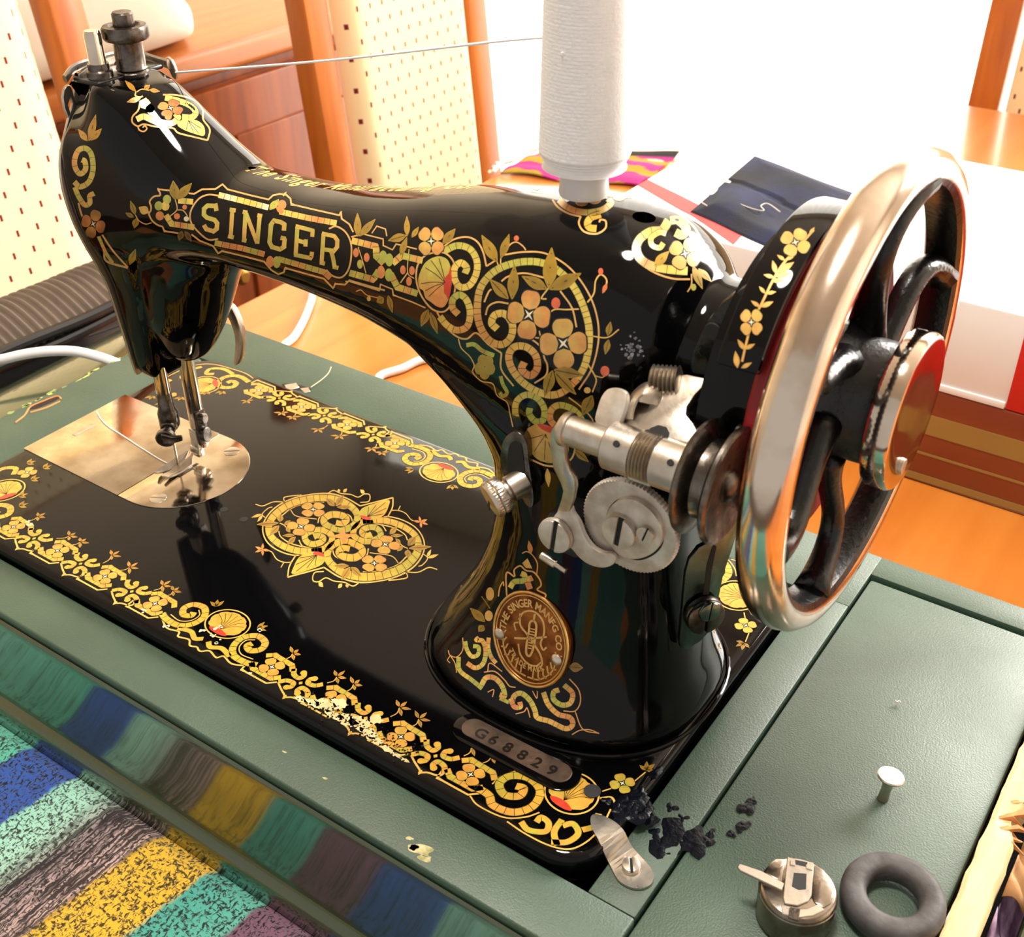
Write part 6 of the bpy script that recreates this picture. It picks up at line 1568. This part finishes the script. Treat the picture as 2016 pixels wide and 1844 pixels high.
# ---------------------------------------------------------------- bed medallion
D = Decal(proj_bed, (480, 940, 4.8), seed=37)
MC = (BYEL, BGRN, BYEL)
ctr_ = un_axis(480+935/4.8, 940+548/4.8, 'z', 0)
def half():
    # upper-left loop and its two inner spirals
    D.line([(610, 690), (500, 735), (350, 700), (230, 620), (180, 510), (200, 400), (290, 290), (430, 210), (600, 165), (800, 150), (960, 190), (1100, 268)], 12, BLINE)
    D.line([(1100, 268), (1250, 230), (1410, 190)], 12, BLINE, False); D.line([(1410, 190), (1405, 280), (1360, 370)], 12, BLINE)
    D.band([(740, 690), (640, 700), (500, 690), (360, 640), (260, 560), (235, 470), (270, 380), (370, 290), (500, 230), (680, 195), (840, 200), (960, 240), (1050, 310), (1075, 380), (1040, 450), (950, 490), (850, 480), (770, 440), (760, 390), (830, 350), (930, 360), (970, 400), (920, 440), (870, 430)], 62, 66, MC, True, 1)
    D.band([(640, 700), (740, 680), (820, 620), (830, 550), (760, 500), (660, 500), (580, 540), (590, 600), (650, 630), (730, 610), (750, 570), (700, 545), (660, 560)], 56, 62, (BGRN, BYEL, BYEL), True, 1)
    D.line([(700, 430), (720, 370), (800, 330), (900, 325), (1000, 360), (1030, 420)], 11, BLINE); D.line([(520, 590), (560, 650), (660, 660), (750, 620)], 11, BLINE); D.line([(330, 505), (350, 560), (440, 620), (560, 655)], 11, BLINE); D.line([(360, 360), (450, 290), (560, 250), (700, 228), (760, 232)], 11, BLINE)
    D.flower((655, 302), 120, .75, (1, .62), col=BPET, col2=PETAL2); D.flower((540, 465), 130, .2, (1, .62), col=BPET, col2=PETAL2)
    D.poly([(1085, 350), (1120, 290), (1220, 250), (1370, 212), (1368, 270), (1330, 350), (1250, 395), (1180, 400), (1110, 380)], lambda p: mixc(BGRN, BYEL, min(1, max(0, (p[0]-1100)/250))), 4, True, 3); D.poly([(1100, 358), (1150, 365), (1205, 380), (1180, 402), (1120, 388)], RED, 6)
    for e in ((1340, 235), (1250, 262), (1180, 280), (1350, 290), (1320, 345)): D.line([(1170, 370), e], 6, BROWN, False, 6)
    for a, b, w in (((340, 420), (350, 345), 60), ((330, 430), (120, 445), 50), ((335, 455), (245, 540), 60), ((380, 450), (440, 405), 35), ((400, 470), (440, 520), 40), ((490, 560), (410, 635), 50), ((480, 545), (365, 550), 34), ((870, 270), (945, 168), 62), ((860, 270), (775, 195), 56), ((880, 280), (1020, 280), 40)): D.leaf(a, b, w, BLEAF, 5)
    D.line([(340, 430), (380, 450), (410, 480)], 9, BLINE); D.line([(400, 240), (440, 300), (500, 365), (690, 392)], 8, BLINE); D.line([(110, 252), (180, 268), (280, 230), (390, 232)], 9, BLINE); D.line([(545, 165), (440, 175), (380, 190), (385, 232)], 9, BLINE); D.line([(210, 385), (175, 345), (230, 290), (270, 278)], 8, BLINE)
    for a, b, w in (((175, 345), (70, 378), 26), ((180, 352), (128, 420), 26), ((900, 140), (895, 108), 30), ((940, 140), (975, 105), 30), ((1140, 150), (1100, 115), 36)): D.leaf(a, b, w, BLINE, 3, False)
    D.line([(800, 145), (850, 122), (920, 150), (1010, 160), (1080, 185), (1140, 155), (1190, 165), (1180, 225), (1100, 235)], 9, BLINE); D.line([(450, 800), (380, 800), (310, 770), (260, 700), (190, 685)], 9, BLINE); D.line([(380, 800), (350, 850)], 8, BLINE)
    for a in (0.2, 1.5, 2.7, 3.6, 4.8): D.leaf((175, 680), (175+75*math.cos(a), 680+60*math.sin(a)), 24, PETAL2, 3, False)
half()
# the other half: the same figure turned half round about the centre, on the bed
def turned(px, py):
    p = un_axis(px, py, 'z', 0.0); q = 2*ctr_-p; return np.array((q[0], q[1], 0.0)), np.array((0, 0, 1.0))
D.proj = turned; D.cache = {}; half(); D.proj = proj_bed; D.cache = {}
D.poly([(935, 475), (960, 530), (1060, 540), (975, 575), (945, 630), (915, 575), (810, 560), (905, 530)], mixc(BPET, PNK, .5), 7, False)
D.build('medallion_decal', bed)
for px, py in ((441, 1003), (480, 1022)):
    p = un_axis(px, py, 'z', 0); obj('oil_hole', lathe([(1.9, 0), (1.9, .12), (.1, .12)], p, (0, 0, 1), 20), m_dark, bed)
p = un_axis(1166, 1558, 'z', 0); obj('oil_hole', lathe([(3.0, 0), (3.0, .5), (.1, .5)], p, (0, 0, 1), 24), m_dark, bed)
